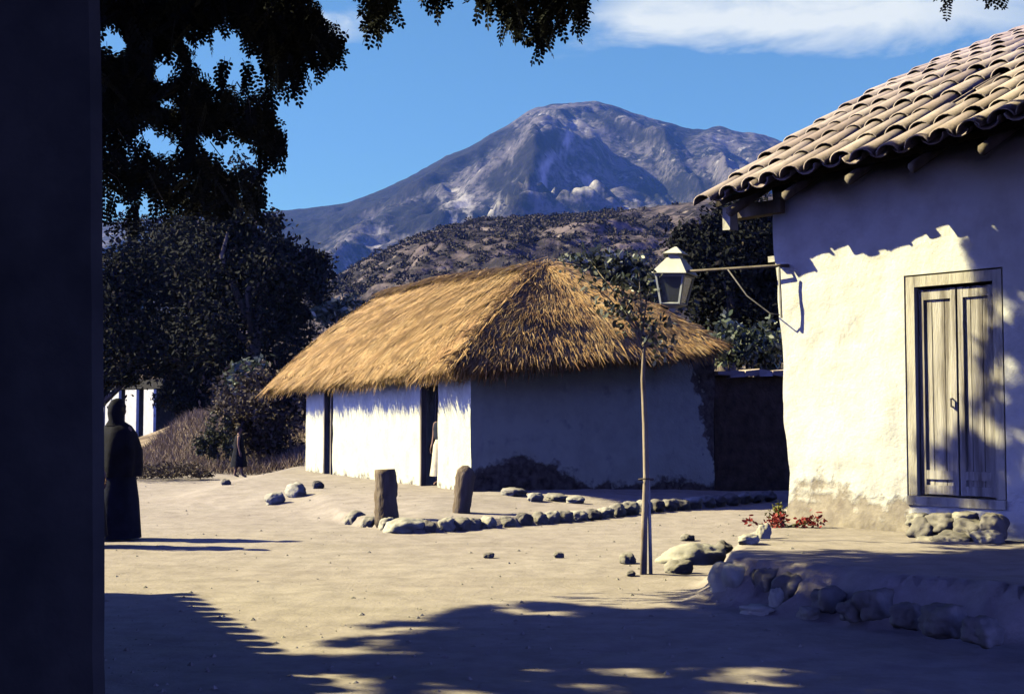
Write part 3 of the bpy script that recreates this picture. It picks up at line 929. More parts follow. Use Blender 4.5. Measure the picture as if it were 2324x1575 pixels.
# straw bundles laid over the slopes
strips = []
def bundle(q0, down, nrm, length, n, spread, lift, tilt=.035, lay=1.0):
    side = np.cross(down, nrm)
    for _ in range(n):
        w = .004 + .006 * random.random()
        d = unit(down + side * random.gauss(0, spread) + nrm * random.gauss(lift, tilt))
        s0 = q0 + side * random.gauss(0, .09) + down * random.gauss(0, .06) + nrm * random.uniform(-.02, .025) * lay
        L = length * random.uniform(.6, 1.15)
        s1 = s0 + d * L * .55 + nrm * .015 * lay
        s2 = s0 + d * L - np.array([0, 0, .10 * L * random.random()]) * lay
        sd = unit(np.cross(d, nrm) + nrm * random.gauss(.10 if lay < .2 else 0, .03 + .22 * max(0, lay - .1))) * w
        strips.append(np.stack([s0 - sd, s0 + sd, s1 + sd, s2 + sd * .25, s2 - sd * .25, s1 - sd]))
for k, (q, n) in enumerate(surfs):
    nu, nv = q.shape[:2]
    nb = 8500 if k == 0 else 5200
    for _ in range(nb):
        iu = random.random(); iv = random.random() ** .9
        i = min(nu - 2, int(iu * (nu - 1))); j = min(nv - 2, int(iv * (nv - 1)))
        p0 = q[i, j] + (q[i + 1, j] - q[i, j]) * random.random() + (q[i, j + 1] - q[i, j]) * random.random()
        dn = unit(q[i, j] - q[i, min(j + 1, nv - 1)])
        if k == 0: bundle(p0 + n * .008, dn, n, .46, 4, .13, .001, .004, .10)
        else: bundle(p0, dn, n, .38, 6, .24, .05, .03, .55)
    # shaggy eave
    for _ in range(620 if k == 0 else 380):
        iu = random.random() * (nu - 1.001); i = int(iu)
        p0 = q[i, 0] + (q[i + 1, 0] - q[i, 0]) * (iu - i) + (q[i, 1] - q[i, 0]) * random.uniform(0, .8)
        dn = unit(unit(q[i, 0] - q[i, 1]) + np.array([0, 0, -.55 - .5 * random.random()]))
        bundle(p0 - n * random.uniform(0, .12), dn, n, .24 if random.random() < .85 else .36, 11, .22, .0)
    # gable edge
# verge at the left end and ridge cap
q0 = surfs[0][0]
for _ in range(260):
    j = random.randrange(0, q0.shape[1] - 1)
    p0 = q0[0, j] + (q0[0, j + 1] - q0[0, j]) * random.random()
    bundle(p0, unit(np.array([-.2, .9, -.6 - .4 * random.random()])), surfs[0][1], .34, 6, .3, 0)
for _ in range(330):
    t = random.random()
    p0 = rA + (rB - rA) * t + np.array([0, 0, .03])
    p0[2] += .10 * fbm(np.array([[p0[1] * .55, 0, 0]]), 91, 3)[0] - .05
    dn = unit(np.array([-.8 if random.random() < .75 else .8, random.gauss(0, .25), -.35]))
    bundle(p0, dn, np.array([0, 0, 1.0]), .42, 6, .25, .05)
for _ in range(200):            # hips
    t = random.random()
    e = eC if random.random() < .5 else eR
    p0 = rA + (e - rA) * t
    bundle(p0, unit((e - rA) + RNG.normal(size=3) * .6), np.array([.0, -.5, .85]), .36, 6, .3, .05)
S6 = np.array(strips)
b = len(base_roof.v)
base_roof.v.extend(map(tuple, S6.reshape(-1, 3)))
base_roof.f.extend(tuple(b + i * 6 + k for k in range(6)) for i in range(len(S6)))
me = bpy.data.meshes.new('roof')
me.from_pydata(base_roof.v, [], base_roof.f); me.update()
link('roof', me, MAT['straw'], hut)

# adobe wall to the right of the hut
aw_o = HO + HX * (WW + .02) + HY * .06
aw = empty('adobe_wall', aw_o, HA)
tag(aw, 'bare dark adobe yard wall with a rough sunlit coping right of the hut', 'wall')
mb = MB(); gridbox(mb, 0, 4.6, 0, .40, -.4, 2.05, seed=15); mb.build('wall', MAT['adobe'], aw, True)
mb = MB()
for i in range(15):
    mb.box((.15 + i * .31, .16, 2.11 + random.gauss(0, .012)), (.34, .62, .10), jit=.05)
mb.build('coping', MAT['tile'], aw)

# ------------------------------------------------------------------ the white house
WO = np.array([HC[0], HC[1], .35])
WA = math.atan2(UX[1], UX[0])
house = empty('white_house', WO, WA)
tag(house, 'whitewashed adobe house with a clay barrel tile roof and a weathered wooden door', 'house')
TP = .457; EY = -.60; EX = -.73; EZ = 3.625
def eave_y(x): return EY - .045 * np.maximum(x, 0)
def roofz(x, y):
    s = np.clip((y - EY) / 7.6, 0, 1)
    sag = .03 * np.sin(np.asarray(x) * 1.7 + 1) + .025 * np.sin(np.asarray(x) * .9 + y * .8)
    return EZ + .087 * np.asarray(x) + TP * (y - EY) + .17 * np.sin(np.pi * s) + sag
DX0, DX1, DZ0, DZ1 = 1.496, 2.578, .27, 2.62
def lines(a, b, step, must):
    l = [a] + [m for m in must if a < m < b] + [b]
    out = []
    for p, q in zip(l[:-1], l[1:]):
        n = max(1, int(round((q - p) / step)))
        out += list(np.linspace(p, q, n, endpoint=False))
    return np.array(out + [b])
lx = lines(0, 9.0, .07, [DX0, DX1]); lz = lines(-.5, 3.7, .07, [DZ0, DZ1])
U, Z = np.meshgrid(lx, lz, indexing='ij')
q = np.stack([U, 0 * U, Z], -1)
wz = np.clip((3.2 - Z) / 3.5, 0, 1.1)
dd = fbm(q * .9, 31, 3) * .045 + fbm(q * 4, 32, 3) * .020 + fbm(q * 11, 33, 2) * .006
near_door = smooth(.0, .25, np.maximum(np.maximum(DX0 - U, U - DX1), np.maximum(DZ0 - Z, Z - DZ1)))
foot = smooth(.35, -.1, Z)
Yd = -(dd * near_door) - .05 * wz * 0 - foot * (.07 + .05 * fbm(q * 3, 40, 2))
Xd = U.copy()
edge = smooth(.35, 0, U)
Xd = Xd + edge * (fbm(q * 1.6, 35, 3) * .05 - .040 * np.clip(Z, 0, 4))
top = roofz(U, 0.0) - .16
Zt = np.where(Z > 3.3, 3.3 + (Z - 3.3) / .4 * (top - 3.3), Z)
V = np.stack([Xd, Yd, Zt], -1).reshape(-1, 3)
gf = grid_faces(len(lx), len(lz))
ci = (gf[:, 0] // len(lz)); cj = gf[:, 0] % len(lz)
mx = (lx[ci] + lx[ci + 1]) / 2; mz = (lz[cj] + lz[cj + 1]) / 2
gf = gf[~((mx > DX0) & (mx < DX1) & (mz > DZ0) & (mz < DZ1))]
mb = MB(); mb.add(V, gf)
# end wall, joined to the front along the corner
ny = 40
Yl = np.linspace(0, 13.0, ny)
E = np.stack([np.stack([Xd[0] * (1 - min(1, y)) , np.full(len(lz), y) + Yd[0] * (1 - min(1, y)), Zt[0] + 0 * lz], -1) for y in Yl])
for i, y in enumerate(Yl):
    tp = (roofz(0., min(y, 7.0)) if y <= 7 else roofz(0., 14.0 - y)) - .16
    E[i, :, 2] = np.where(lz > 3.3, 3.3 + (lz - 3.3) / .4 * (tp - 3.3), lz)
mb.add(E.reshape(-1, 3), grid_faces(ny, len(lz)))
# door reveal
for (x0, z0, x1, z1) in [(DX0, DZ0, DX0, DZ1), (DX1, DZ0, DX1, DZ1), (DX0, DZ1, DX1, DZ1), (DX0, DZ0, DX1, DZ0)]:
    mb.add([(x0, 0, z0), (x1, 0, z1), (x1, .4, z1), (x0, .4, z0)], [(0, 1, 2, 3)])
mb.add([(DX0, .4, DZ0), (DX1, .4, DZ0), (DX1, .4, DZ1), (DX0, .4, DZ1)], [(0, 1, 2, 3)])
# far right end and back, seen from nowhere here but closing the house
mb.add([(9, 0, -.5), (9, 13, -.5), (9, 13, 3.7), (9, 7, 7.2), (9, 0, 3.7)], [(0, 1, 2, 3, 4)])
mb.add([(0, 13, -.5), (9, 13, -.5), (9, 13, 3.7), (0, 13, 3.7)], [(0, 1, 2, 3)])
mb.build('wall', MAT['house'], house, True)

# door: frame with two leaves
mb = MB()
fw = .095
def bar(x0, x1, z0, z1, y0, y1): mb.box(((x0 + x1) / 2, (y0 + y1) / 2, (z0 + z1) / 2), (x1 - x0, y1 - y0, z1 - z0))
g_ = .016
bar(DX0 + g_, DX0 + g_ + fw, DZ0 + .1, DZ1 - g_, .005, .10)
bar(DX1 - g_ - fw, DX1 - g_, DZ0 + .1, DZ1 - g_, .005, .10)
bar(DX0 + g_ + fw, DX1 - g_ - fw, DZ1 - g_ - .11, DZ1 - g_, .007, .10)
door = mb.build('door', MAT['framewood'], house)
mb = MB(); bar(DX0 + .01, DX1 - .01, DZ0 + .005, DZ0 + .095, -.03, .12); mb.build('threshold', MAT['framewood'], door)
ix0, ix1 = DX0 + g_ + fw + .022, DX1 - g_ - fw - .022
iz0, iz1 = DZ0 + .115, DZ1 - g_ - .11 - .03
xm = ix0 + (ix1 - ix0) * .52
for a, b_ in ((ix0, xm - .012), (xm + .012, ix1)):
    mb = MB()
    n = 3
    w = (b_ - a) / n
    for i in range(n):                       # planks
        bar(a + i * w + .004, a + (i + 1) * w - .004, iz0, iz1, .075 + .004 * random.random(), .10)
    st = .055
    bar(a, a + st, iz0, iz1, .052, .074); bar(b_ - st, b_, iz0, iz1, .050, .074)
    for zc in (iz0 + .05, iz0 + .20, iz1 - .06):
        bar(a + st, b_ - st, zc - .045, zc + .045, .054, .074)
    mb.build('door_leaf', MAT['doorwood'], door)
mb = MB(); mb.tube([(xm - .06, .055, 1.35), (xm - .06, .02, 1.35), (xm - .06, .02, 1.27), (xm - .06, .05, 1.27)], .010, 6); mb.build('handle', MAT['iron'], door)

# tile roof
mb = MB()
ROWS, RL, CW = 12, .60, .30
def half_tube(p, ax, sx, up, L, r0, r1, concave=False, th=.018, n=8, span=math.pi, flat=.78):
    V, Fs = [], []
    for (t, r) in ((0, r0), (1, r1)):
        for rr in (r, r - th):
            for k in range(n + 1):
                a = -span / 2 + span * k / n
                zz = math.cos(a) * rr * flat
                if concave: zz = -zz
                V.append(p + ax * (L * t) + sx * (math.sin(a) * rr) + up * zz)
    m = n + 1
    for k in range(n):
        Fs.append((k, k + 1, 2 * m + k + 1, 2 * m + k))
        Fs.append((m + k, 3 * m + k, 3 * m + k + 1, m + k + 1))
        Fs.append((k, m + k, m + k + 1, k + 1))
        Fs.append((2 * m + k, 2 * m + k + 1, 3 * m + k + 1, 3 * m + k))
    for k in (0, n):
        Fs.append((k, 2 * m + k, 3 * m + k, m + k))
    mb.add(V, Fs)
ncol = 33
for i in range(ncol):
    for j in range(ROWS + 1):
        for kind in (0, 1):
            x = EX + .14 + i * CW + (CW / 2 if kind else 0) + random.gauss(0, .012)
            if x > 9.3: continue
            y = float(eave_y(x)) + j * RL * .91 + random.gauss(0, .025) + (.0 if kind == 0 else .04)
            if i == 8 and j in (2, 3) and kind == 0: continue      # slipped tiles
            if j == 0: y += random.gauss(-.02, .03)
            z = float(roofz(x, y))
            y2 = y + RL * .91
            ax = np.array([random.gauss(0, .022), y2 - y, float(roofz(x, y2)) - z]); ax /= np.linalg.norm(ax)
            sx = np.array([1.0, 0, .087]); sx /= np.linalg.norm(sx)
            up = np.cross(sx, ax)
            if kind == 0:
                half_tube(np.array([x, y, z]) + up * (.030 + .018 * random.random()), ax - up * .03, sx + up * random.gauss(0, .03), up, .70, .138 + random.gauss(0, .006), .112, th=.020)
            else:
                half_tube(np.array([x, y, z]) + up * .085, ax - up * .02, sx, up, .70, .125, .115, True, n=6)
# deck of canes and mud under the tiles
xs_ = np.linspace(EX + .03, 9.2, 40); ys_ = np.linspace(0, 1, 26)
DK = np.array([[(x, (float(eave_y(x)) + .26) + (7.0 - float(eave_y(x))) * t, 0) for t in ys_] for x in xs_])
DK[..., 2] = roofz(DK[..., 0], DK[..., 1]) - .045
deck = MB(); deck.add(DK.reshape(-1, 3), grid_faces(40, 26))
D2 = DK.copy(); D2[..., 2] -= .07; deck.add(D2.reshape(-1, 3), grid_faces(40, 26))
deck.add(np.concatenate([DK[:, 0], D2[:, 0]]), [(k, k + 1, 41 + k, 40 + k) for k in range(39)])
deck.add(np.concatenate([DK[0], D2[0]]), [(k, k + 1, 27 + k, 26 + k) for k in range(25)])
roof_o = mb.build('roof', MAT['tile'], house, True)
deck.build('roof_deck', MAT['darkdeck'], roof_o)
bk = MB(); bk.add([(EX, 7.0, float(roofz(EX, 7.0))), (9.2, 7.0, float(roofz(9.2, 7.0))), (9.2, 14.2, 3.6), (EX, 14.2, 3.4)], [(0, 1, 2, 3)]); bk.build('rear_slope', MAT['tile'], roof_o)
# rafter tails under the eave
for i in range(12):
    x = -.35 + i * .78
    mb = MB()
    y0 = float(eave_y(x)) + .10 + random.gauss(0, .03)
    a = np.array([x, y0, float(roofz(x, y0)) - .19]); b_ = np.array([x, 1.0, float(roofz(x, 1.0)) - .19])
    mb.tube([a, (a + b_) / 2, b_], [.058, .062, .062], 8, wob=.15)
    mb.build('rafter', MAT['oldwood'], house, True)
# wall plate beam end at the corner, and limed beam tail in the sun
mb = MB(); mb.box((-.36, -.02, 3.52), (.75, .16, .15)); mb.build('beam', MAT['oldwood'], house)
mb = MB(); mb.box((-.48, -.36, 3.40), (.10, .14, .26), jit=.02); mb.build('eave_bracket', MAT['whitewood'], house)
mb = MB(); mb.box((-.30, .9, 3.02), (.55, .9, .07), jit=.02); mb.build('side_ledge', MAT['whitewood'], house)
mb = MB()
for k in range(5):
    half_tube(np.array([-.28, .35 + k * .26, 2.72]), np.array([1.0, 0, .35]), np.array([0, 1.0, 0]), np.array([-.3, 0, 1.0]), .35, .09, .08)
mb.build('side_tiles', MAT['tile'], house)

# ------------------------------------------------------------------ street lantern on the corner bracket
LO = P(1760, 604, 14.66)
arm_end = P(1562, 616, 15.5)
lan = empty('street_lantern', LO)
tag(lan, 'old square tin street lantern on an iron arm at the white house corner', 'lantern')
mb = MB(); mb.tube([(.22, .02, .01), (0, -.01, 0), arm_end - LO, P(1540, 617, 15.6) - LO], [.018, .018, .016, .014], 8); mb.build('arm', MAT['oldwood'], lan, True)
s0 = P(1652, 612, 15.05) - LO; s1 = P(1748, 712, 14.66) - LO
mb = MB(); mid = (s0 + s1) / 2 + np.array([-.02, 0, -.05]); mb.tube([s0, mid, s1, s1 + np.array([.12, -.05, -.02])], .008, 6); mb.build('strut', MAT['iron'], lan, True)
LC = P(1530, 660, 15.7)
body = np.array(LC - LO)
rot = Matrix.Rotation(R(-27), 3, 'Z') @ Matrix.Rotation(R(3), 3, 'Y')
Rm = np.array(rot)
def lpt(x, y, z): return body + Rm @ np.array([x, y, z]) * .98
def frus(mb, z0, w0, z1, w1, closed=True):
    V = [lpt(sx * w, sy * w, z) for z, w in ((z0, w0), (z1, w1)) for sx, sy in ((-1, -1), (1, -1), (1, 1), (-1, 1))]
    Fs = [(k, (k + 1) % 4, 4 + (k + 1) % 4, 4 + k) for k in range(4)]
    if closed: Fs += [(3, 2, 1, 0), (4, 5, 6, 7)]
    mb.add(V, Fs)
# body from .17 (top) to -.17 (bottom)
mb = MB(); frus(mb, .195, .225, .20, .225); frus(mb, .202, .222, .395, .085); frus(mb, .395, .07, .44, .07); mb.build('hood', MAT['tin'], lan)
mb = MB(); frus(mb, .442, .125, .448, .125); frus(mb, .450, .12, .535, .012); mb.build('cap', MAT['tin'], lan)
mb = MB()
wt, wb = .175, .115
for sx, sy in ((-1, -1), (1, -1), (1, 1), (-1, 1)):
    mb.tube([lpt(sx * wt, sy * wt, .193), lpt(sx * wb, sy * wb, -.17)], .019, 4)
for z, w in ((.175, wt), (-.165, wb)):
    k4 = [(-1, -1), (1, -1), (1, 1), (-1, 1)]
    for k in range(4):
        a, b_ = k4[k], k4[(k + 1) % 4]
        mb.tube([lpt(a[0] * w, a[1] * w, z), lpt(b_[0] * w, b_[1] * w, z)], .018, 4)
mb.build('frame', MAT['tinframe'], lan)
for k in range(4):
    a, b_ = k4[k], k4[(k + 1) % 4]
    mb = MB(); f_ = .97
    q4 = [lpt(a[0] * wt * f_, a[1] * wt * f_, .165), lpt(b_[0] * wt * f_, b_[1] * wt * f_, .165), lpt(b_[0] * wb * f_, b_[1] * wb * f_, -.155), lpt(a[0] * wb * f_, a[1] * wb * f_, -.155)]
    nn = np.cross(q4[1] - q4[0], q4[3] - q4[0]); nn = nn / np.linalg.norm(nn) * .004
    mb.add([p_ + nn for p_ in q4] + [p_ - nn for p_ in q4], [(0, 1, 2, 3), (7, 6, 5, 4), (0, 4, 5, 1), (1, 5, 6, 2), (2, 6, 7, 3), (3, 7, 4, 0)])
    mb.build('pane', MAT['glass'], lan)
mb = MB(); frus(mb, -.215, .03, -.185, .10); frus(mb, -.26, .015, -.217, .045); mb.tube([lpt(0, 0, -.18), lpt(0, 0, -.05)], .03, 8); mb.build('burner', MAT['tin'], lan)
mb = MB(); p0 = np.array(lpt(.0, 0, .60)); mb.tube([lpt(0, 0, .53), lpt(0, 0, .40), P(1540, 617, 15.6) - LO], .01, 6); mb.build('hook', MAT['iron'], lan)
# wall bar holding the arm and strut
w0 = P(1768, 606, 14.60) - LO; w1 = P(1773, 722, 14.60) - LO
mb = MB(); mb.tube([w0, (w0 + w1) / 2, w1], .016, 6); mb.build('wall_bar', MAT['whitewood'], lan)

# ------------------------------------------------------------------ staked sapling
SO = G(1460, 1306)
SD = SO[1]
sap = empty('sapling', SO)
tag(sap, 'thin young tree tied to a stake at the roadside before the hut', 'tree')
def sl(x, y, dd=0.0): return P(x, y, SD + dd) - SO
mb = MB(); mb.tube([sl(1460, 1330), sl(1463, 1180), sl(1466, 1080), sl(1464, 960), sl(1459, 860), sl(1462, 780), sl(1456, 720)], [.033, .031, .028, .025, .021, .017, .012], 9, wob=.25)
tips = [(1300, 615), (1345, 600), (1400, 640), (1440, 690), (1475, 650), (1505, 750), (1425, 740), (1505, 785), (1380, 690), (1450, 620)]
for x, y in tips:
    a = sl(1458, random.uniform(720, 800)); e = sl(x, y, random.uniform(-.25, .25))
    mb.tube([a, (a + e) / 2 + np.array([0, 0, .05]), e], [.010, .007, .003], 6)
mb.build('trunk', MAT['saplingbark'], sap, True)
pts = []
for x, y, rx, ry, n in [(1330, 612, 55, 28, 110), (1385, 645, 50, 38, 170), (1430, 665, 45, 55, 190), (1470, 640, 22, 40, 50), (1430, 720, 45, 45, 170), (1485, 745, 40, 35, 130), (1500, 785, 20, 22, 60), (1395, 700, 35, 30, 80)]:
    cc = sl(x, y); n = int(n * .58)
    pts.append(cc + RNG.normal(size=(n, 3)) * np.array([rx, rx, ry]) * SD / F * .62)
pts = np.concatenate(pts)
link('crown', mesh_np('crown', leaf_polys(pts, .026 + .020 * RNG.random(len(pts)), .55, .2)), MAT['leaf_sap'], sap)
mb = MB(); mb.tube([sl(1477, 1325, .03), sl(1474, 1180, .03), sl(1469, 1025, .03)], [.020, .019, .017], 7, wob=.15); mb.build('stake', MAT['whitewood'], sap, True)
mb = MB(); mb.tube([sl(1449, 1088, -.02), sl(1465, 1086, -.05), sl(1482, 1087, -.02), sl(1482, 1088, .06), sl(1462, 1089, .06), sl(1450, 1088, .0)], .010, 6); mb.build('tie', MAT['oldwood'], sap)

# ------------------------------------------------------------------ flowering weeds at the house corner
def weed(name, label, x, y, z, spread, hgt, n, mats):
    b0 = G(x, y, z); b0[2] = hz(b0[0], b0[1])
    root = empty(name, b0)
    tag(root, label, 'plant')
    mb = MB(); tips = []
    for _ in range(14):
        e = np.array([random.gauss(0, spread), random.gauss(0, .06), hgt * random.uniform(.5, 1.1)])
        mb.tube([(random.gauss(0, spread * .4), 0, -.02), e * .6, e], [.006, .005, .003], 5); tips.append(e)
    mb.build('stem', MAT['olive'], root)
    tips = np.array(tips)
    p_ = tips[RNG.integers(0, len(tips), n)] + RNG.normal(size=(n, 3)) * .035
    p_[:, 2] = np.maximum(p_[:, 2], .01)
    link(mats[1], mesh_np(mats[1], leaf_polys(p_, .020 + .012 * RNG.random(n), .6)), MAT[mats[0]], root)
weed('red_flower', 'sprawling plant of dark red blooms at the foot of the white house corner', 1785, 1198, .35, .19, .09, 260, ('redflower', 'blossom'))
weed('green_weed', 'yellowish green weed growing against the white house corner', 1768, 1165, .30, .05, .20, 150, ('olive', 'leaves'))

# ------------------------------------------------------------------ people
def person(name, label, base, h, heading, joints, mat_body=None):
    """one skinned body; joints: dict of extra poses; heading in radians"""
    root = empty(name, base, heading)
    tag(root, label, 'person')
    k = h / 1.70
    J = {}
    def add(nm, p, r, par): J[nm] = (np.array(p) * k, r * k, par)
    add('pelvis', (0, 0, .93), .13, None)
    add('waist', (0, .0, 1.08), .115, 'pelvis'); add('chest', (0, .0, 1.27), .135, 'waist'); add('neck0', (0, .01, 1.42), .075, 'chest')
    add('neck', (0, -.005, 1.48), .052, 'neck0'); add('jaw', (0, -.025, 1.54), .072, 'neck'); add('head', (0, -.01, 1.61), .090, 'jaw'); add('crown_', (0, 0, 1.675), .055, 'head')
    add('nose', (0, -.115, 1.585), .014, 'head')
    for s, t in ((-1, 'l'), (1, 'r')):
        ja = joints.get('arm_' + t, ((.20, 0, 1.38), (.25, .02, 1.12), (.26, -.03, .88)))
        add('sh' + t, (s * ja[0][0], ja[0][1], ja[0][2]), .058, 'chest'); add('el' + t, (s * ja[1][0], ja[1][1], ja[1][2]), .042, 'sh' + t); add('wr' + t, (s * ja[2][0], ja[2][1], ja[2][2]), .028, 'el' + t)
        w = np.array([s * ja[2][0], ja[2][1], ja[2][2]]); d = w - np.array([s * ja[1][0], ja[1][1], ja[1][2]]); d /= np.linalg.norm(d)
        pm = w + d * .07
        add('pa' + t, pm, .030, 'wr' + t)
        for fi, (o_, L) in enumerate(((-.028, .075), (-.009, .09), (.010, .085), (.028, .065))):
            b1 = pm + np.array([0, o_, 0]) + d * .03
            add(f'f{fi}a' + t, b1, .010, 'pa' + t)
            add(f'f{fi}b' + t, b1 + d * L * .6 + np.array([-s * .008, 0, 0]), .009, f'f{fi}a' + t)
            add(f'f{fi}c' + t, b1 + d * L + np.array([-s * .028, 0, 0]), .008, f'f{fi}b' + t)
        add('th1' + t, w + d * .05 + np.array([0, -.04, 0]), .011, 'wr' + t); add('th2' + t, w + d * .10 + np.array([-s * .01, -.055, 0]), .009, 'th1' + t)
        fo = joints.get('foot_' + t, (0, 0))
        add('hip' + t, (s * .09, 0, .88), .095, 'pelvis'); add('kn' + t, (s * .10, -.02 + fo[0] * .5, .50), .062, 'hip' + t)
        add('an' + t, (s * .10, .02 + fo[0], .09), .042, 'kn' + t); add('toe' + t, (s * .115, -.13 + fo[0], .035), .035, 'an' + t)
    names = list(J)
    idx = {n_: i for i, n_ in enumerate(names)}
    me = bpy.data.meshes.new('body')
    me.from_pydata([tuple(J[n_][0]) for n_ in names], [(idx[n_], idx[J[n_][2]]) for n_ in names if J[n_][2]], [])
    o = link('body', me, MAT['skin'], root)
    sk = o.modifiers.new('skin', 'SKIN')
    for i, n_ in enumerate(names):
        sv = me.skin_vertices[0].data[i]
        sv.radius = (J[n_][1], J[n_][1]); sv.use_root = (n_ == 'pelvis')
    sk.use_smooth_shade = True
    o.modifiers.new('sub', 'SUBSURF').render_levels = 2
    # hair
    bm = bmesh.new(); bmesh.ops.create_uvsphere(bm, u_segments=18, v_segments=12, radius=.105 * k)
    for v in list(bm.verts):
        v.co.z *= 1.12; v.co.y *= 1.05
    bmesh.ops.delete(bm, geom=[v for v in bm.verts if v.co.y < -.03 * k and v.co.z < .045 * k], context='VERTS')
    hm = bpy.data.meshes.new('hair'); bm.to_mesh(hm); bm.free()
    ho = link('hair', hm, MAT['hair'], root, True); ho.location = (0, .012 * k, 1.615 * k)
    for s in (-1, 1):
        bm = bmesh.new(); bmesh.ops.create_uvsphere(bm, u_segments=8, v_segments=6, radius=.011 * k)
        em = bpy.data.meshes.new('eye'); bm.to_mesh(em); bm.free()
        eo = link('eye', em, MAT['hair'], root); eo.location = (s * .032 * k, -.088 * k, 1.615 * k)
    return root, k

def garment(name, root, k, rings, mat, n=28, fold=.06):
    """rings: (z, rx, ry, xoff, yoff)"""
    V, Fs = [], []
    for i, (z, rx, ry, ox, oy) in enumerate(rings):
        t = i / (len(rings) - 1)
        for a in range(n):
            th = 2 * math.pi * a / n
            f_ = 1 + fold * t * math.sin(th * 7 + .6) + fold * .5 * t * math.sin(th * 3 + 1.7)
            V.append((k * (ox + rx * f_ * math.cos(th)), k * (oy + ry * f_ * math.sin(th)), k * z))
    for i in range(len(rings) - 1):
        for a in range(n):
            Fs.append((i * n + a, i * n + (a + 1) % n, (i + 1) * n + (a + 1) % n, (i + 1) * n + a))
    mb = MB(); mb.add(V, Fs)
    return mb.build(name, mat, root, True)

g1 = G(263, 1224)
p1, k = person('person', 'person wrapped in a dark shawl and long dark skirt, standing beside the pillar', (g1[0], g1[1], hz(g1[0], g1[1])), 1.72, R(150),
               {'arm_l': ((.18, 0, 1.37), (.20, -.05, 1.12), (.08, -.17, 1.08)), 'arm_r': ((.18, 0, 1.37), (.20, -.05, 1.12), (.08, -.17, 1.05))})
garment('shawl', p1, k, [(1.45, .085, .085, 0, 0), (1.40, .19, .13, 0, 0), (1.30, .25, .19, 0, -.01), (1.10, .28, .25, 0, -.03), (.90, .29, .26, 0, -.02), (.78, .285, .25, 0, -.01)], MAT['cloth_black'], fold=.10)
garment('skirt', p1, k, [(1.0, .15, .13, 0, 0), (.85, .23, .2, 0, 0), (.5, .27, .25, 0, 0), (.03, .30, .28, 0, 0)], MAT['cloth_navy'], fold=.05)
garment('headscarf', p1, k, [(1.74, .02, .02, 0, 0), (1.715, .07, .078, 0, .01), (1.64, .104, .115, 0, .015), (1.55, .098, .105, 0, .03), (1.47, .088, .09, 0, .03), (1.40, .15, .11, 0, .03)], MAT['cloth_black'], fold=.02)
g2 = G(190, 1240)
p2, k = person('person', 'person in blue and dark clothes almost hidden behind the pillar', (g2[0], g2[1], hz(g2[0], g2[1])), 1.62, R(60), {})
garment('blouse', p2, k, [(1.43, .09, .085, 0, 0), (1.38, .21, .13, 0, 0), (1.25, .23, .16, 0, 0), (1.0, .18, .15, 0, 0), (.92, .19, .15, 0, 0)], MAT['cloth_blue'], fold=.03)
garment('skirt', p2, k, [(1.0, .15, .13, 0, 0), (.85, .21, .18, 0, 0), (.5, .25, .22, 0, 0), (.12, .29, .26, 0, 0)], MAT['cloth_black'], fold=.06)
# small figure on the bank
D3 = 33.0
g3 = np.array([(544 - 1162) / F * D3, D3, 0]); g3[2] = hz(g3[0], g3[1])
p3, k = person('person', 'small figure in a knee length dark dress walking on the far roadside', g3, 1.26, R(100), {'foot_l': (-.14, 0), 'foot_r': (.12, 0)})
garment('dress', p3, k, [(1.44, .08, .08, 0, 0), (1.39, .19, .12, 0, 0), (1.22, .22, .17, 0, 0), (1.0, .19, .17, 0, 0), (.7, .25, .23, 0, 0), (.36, .29, .27, 0, 0)], MAT['cloth_black'], fold=.05)
# figure in the hut doorway
d4 = HO + HX * .17 + HY * 1.78
p4, k = person('person', 'person in a dark top and cream skirt half hidden in the hut doorway', (d4[0], d4[1], d4[2] + .015), 1.42, R(-40), {})
garment('skirt', p4, k, [(1.05, .13, .12, 0, 0), (.9, .19, .17, 0, 0), (.5, .23, .2, 0, 0), (.22, .26, .23, 0, 0)], MAT['cloth_cream'], fold=.07)
garment('blouse', p4, k, [(1.43, .085, .08, 0, 0), (1.38, .2, .125, 0, 0), (1.25, .225, .155, 0, 0), (1.03, .17, .14, 0, 0)], MAT['cloth_navy'], fold=.02)

# ------------------------------------------------------------------ white portico far off on the left
BD = 68.0
def bx(x): return (x - 1162) / F * BD
bo = np.array([bx(290), BD, hz(bx(290), BD)])
BR = R(-41)
bld = empty('portico_building', bo, BR)
def bt(x):
    r_ = (x - 1162) / F
    return (BD * r_ - bo[0]) / (math.cos(BR) - math.sin(BR) * r_)
tag(bld, 'distant whitewashed building with square columns under the dark trees', 'building')
def zpx(y): return P(1162, y, BD)[2] - bo[2]
for x0, x1 in [(180, 200), (224, 240), (243, 256), (258, 273), (288, 313), (330, 352)]:
    mb = MB(); mb.box(((bt(x0) + bt(x1)) / 2, 0, zpx(885) / 2 - .1), (bt(x1) - bt(x0), .16, zpx(885) + .2)); mb.build('column', MAT['tin'], bld)
mb = MB(); mb.box((bt(250), .1, zpx(872)), (bt(362) - bt(135), .2, .5)); mb.build('beam', MAT['darkadobe'], bld)
mb = MB(); mb.box((bt(250), 2.2, zpx(885) / 2 - .1), (bt(350) - bt(135), .3, zpx(870) + .2)); mb.build('wall', MAT['darkadobe'], bld)
mb = MB(); xa, xb = bt(120), bt(366); za = zpx(858)
mb.add([(xa, -.02, za), (xb, -.02, za), (xb, 2.5, za + 1.4), (xa, 2.5, za + 1.4), (xa, 6, za), (xb, 6, za), (xa, -.02, za - .1), (xb, -.02, za - .1), (xa, 6, za - .1), (xb, 6, za - .1)],
       [(0, 1, 2, 3), (3, 2, 5, 4), (0, 6, 7, 1), (4, 5, 9, 8), (6, 8, 9, 7)]); mb.build('roof', MAT['adobe'], bld)

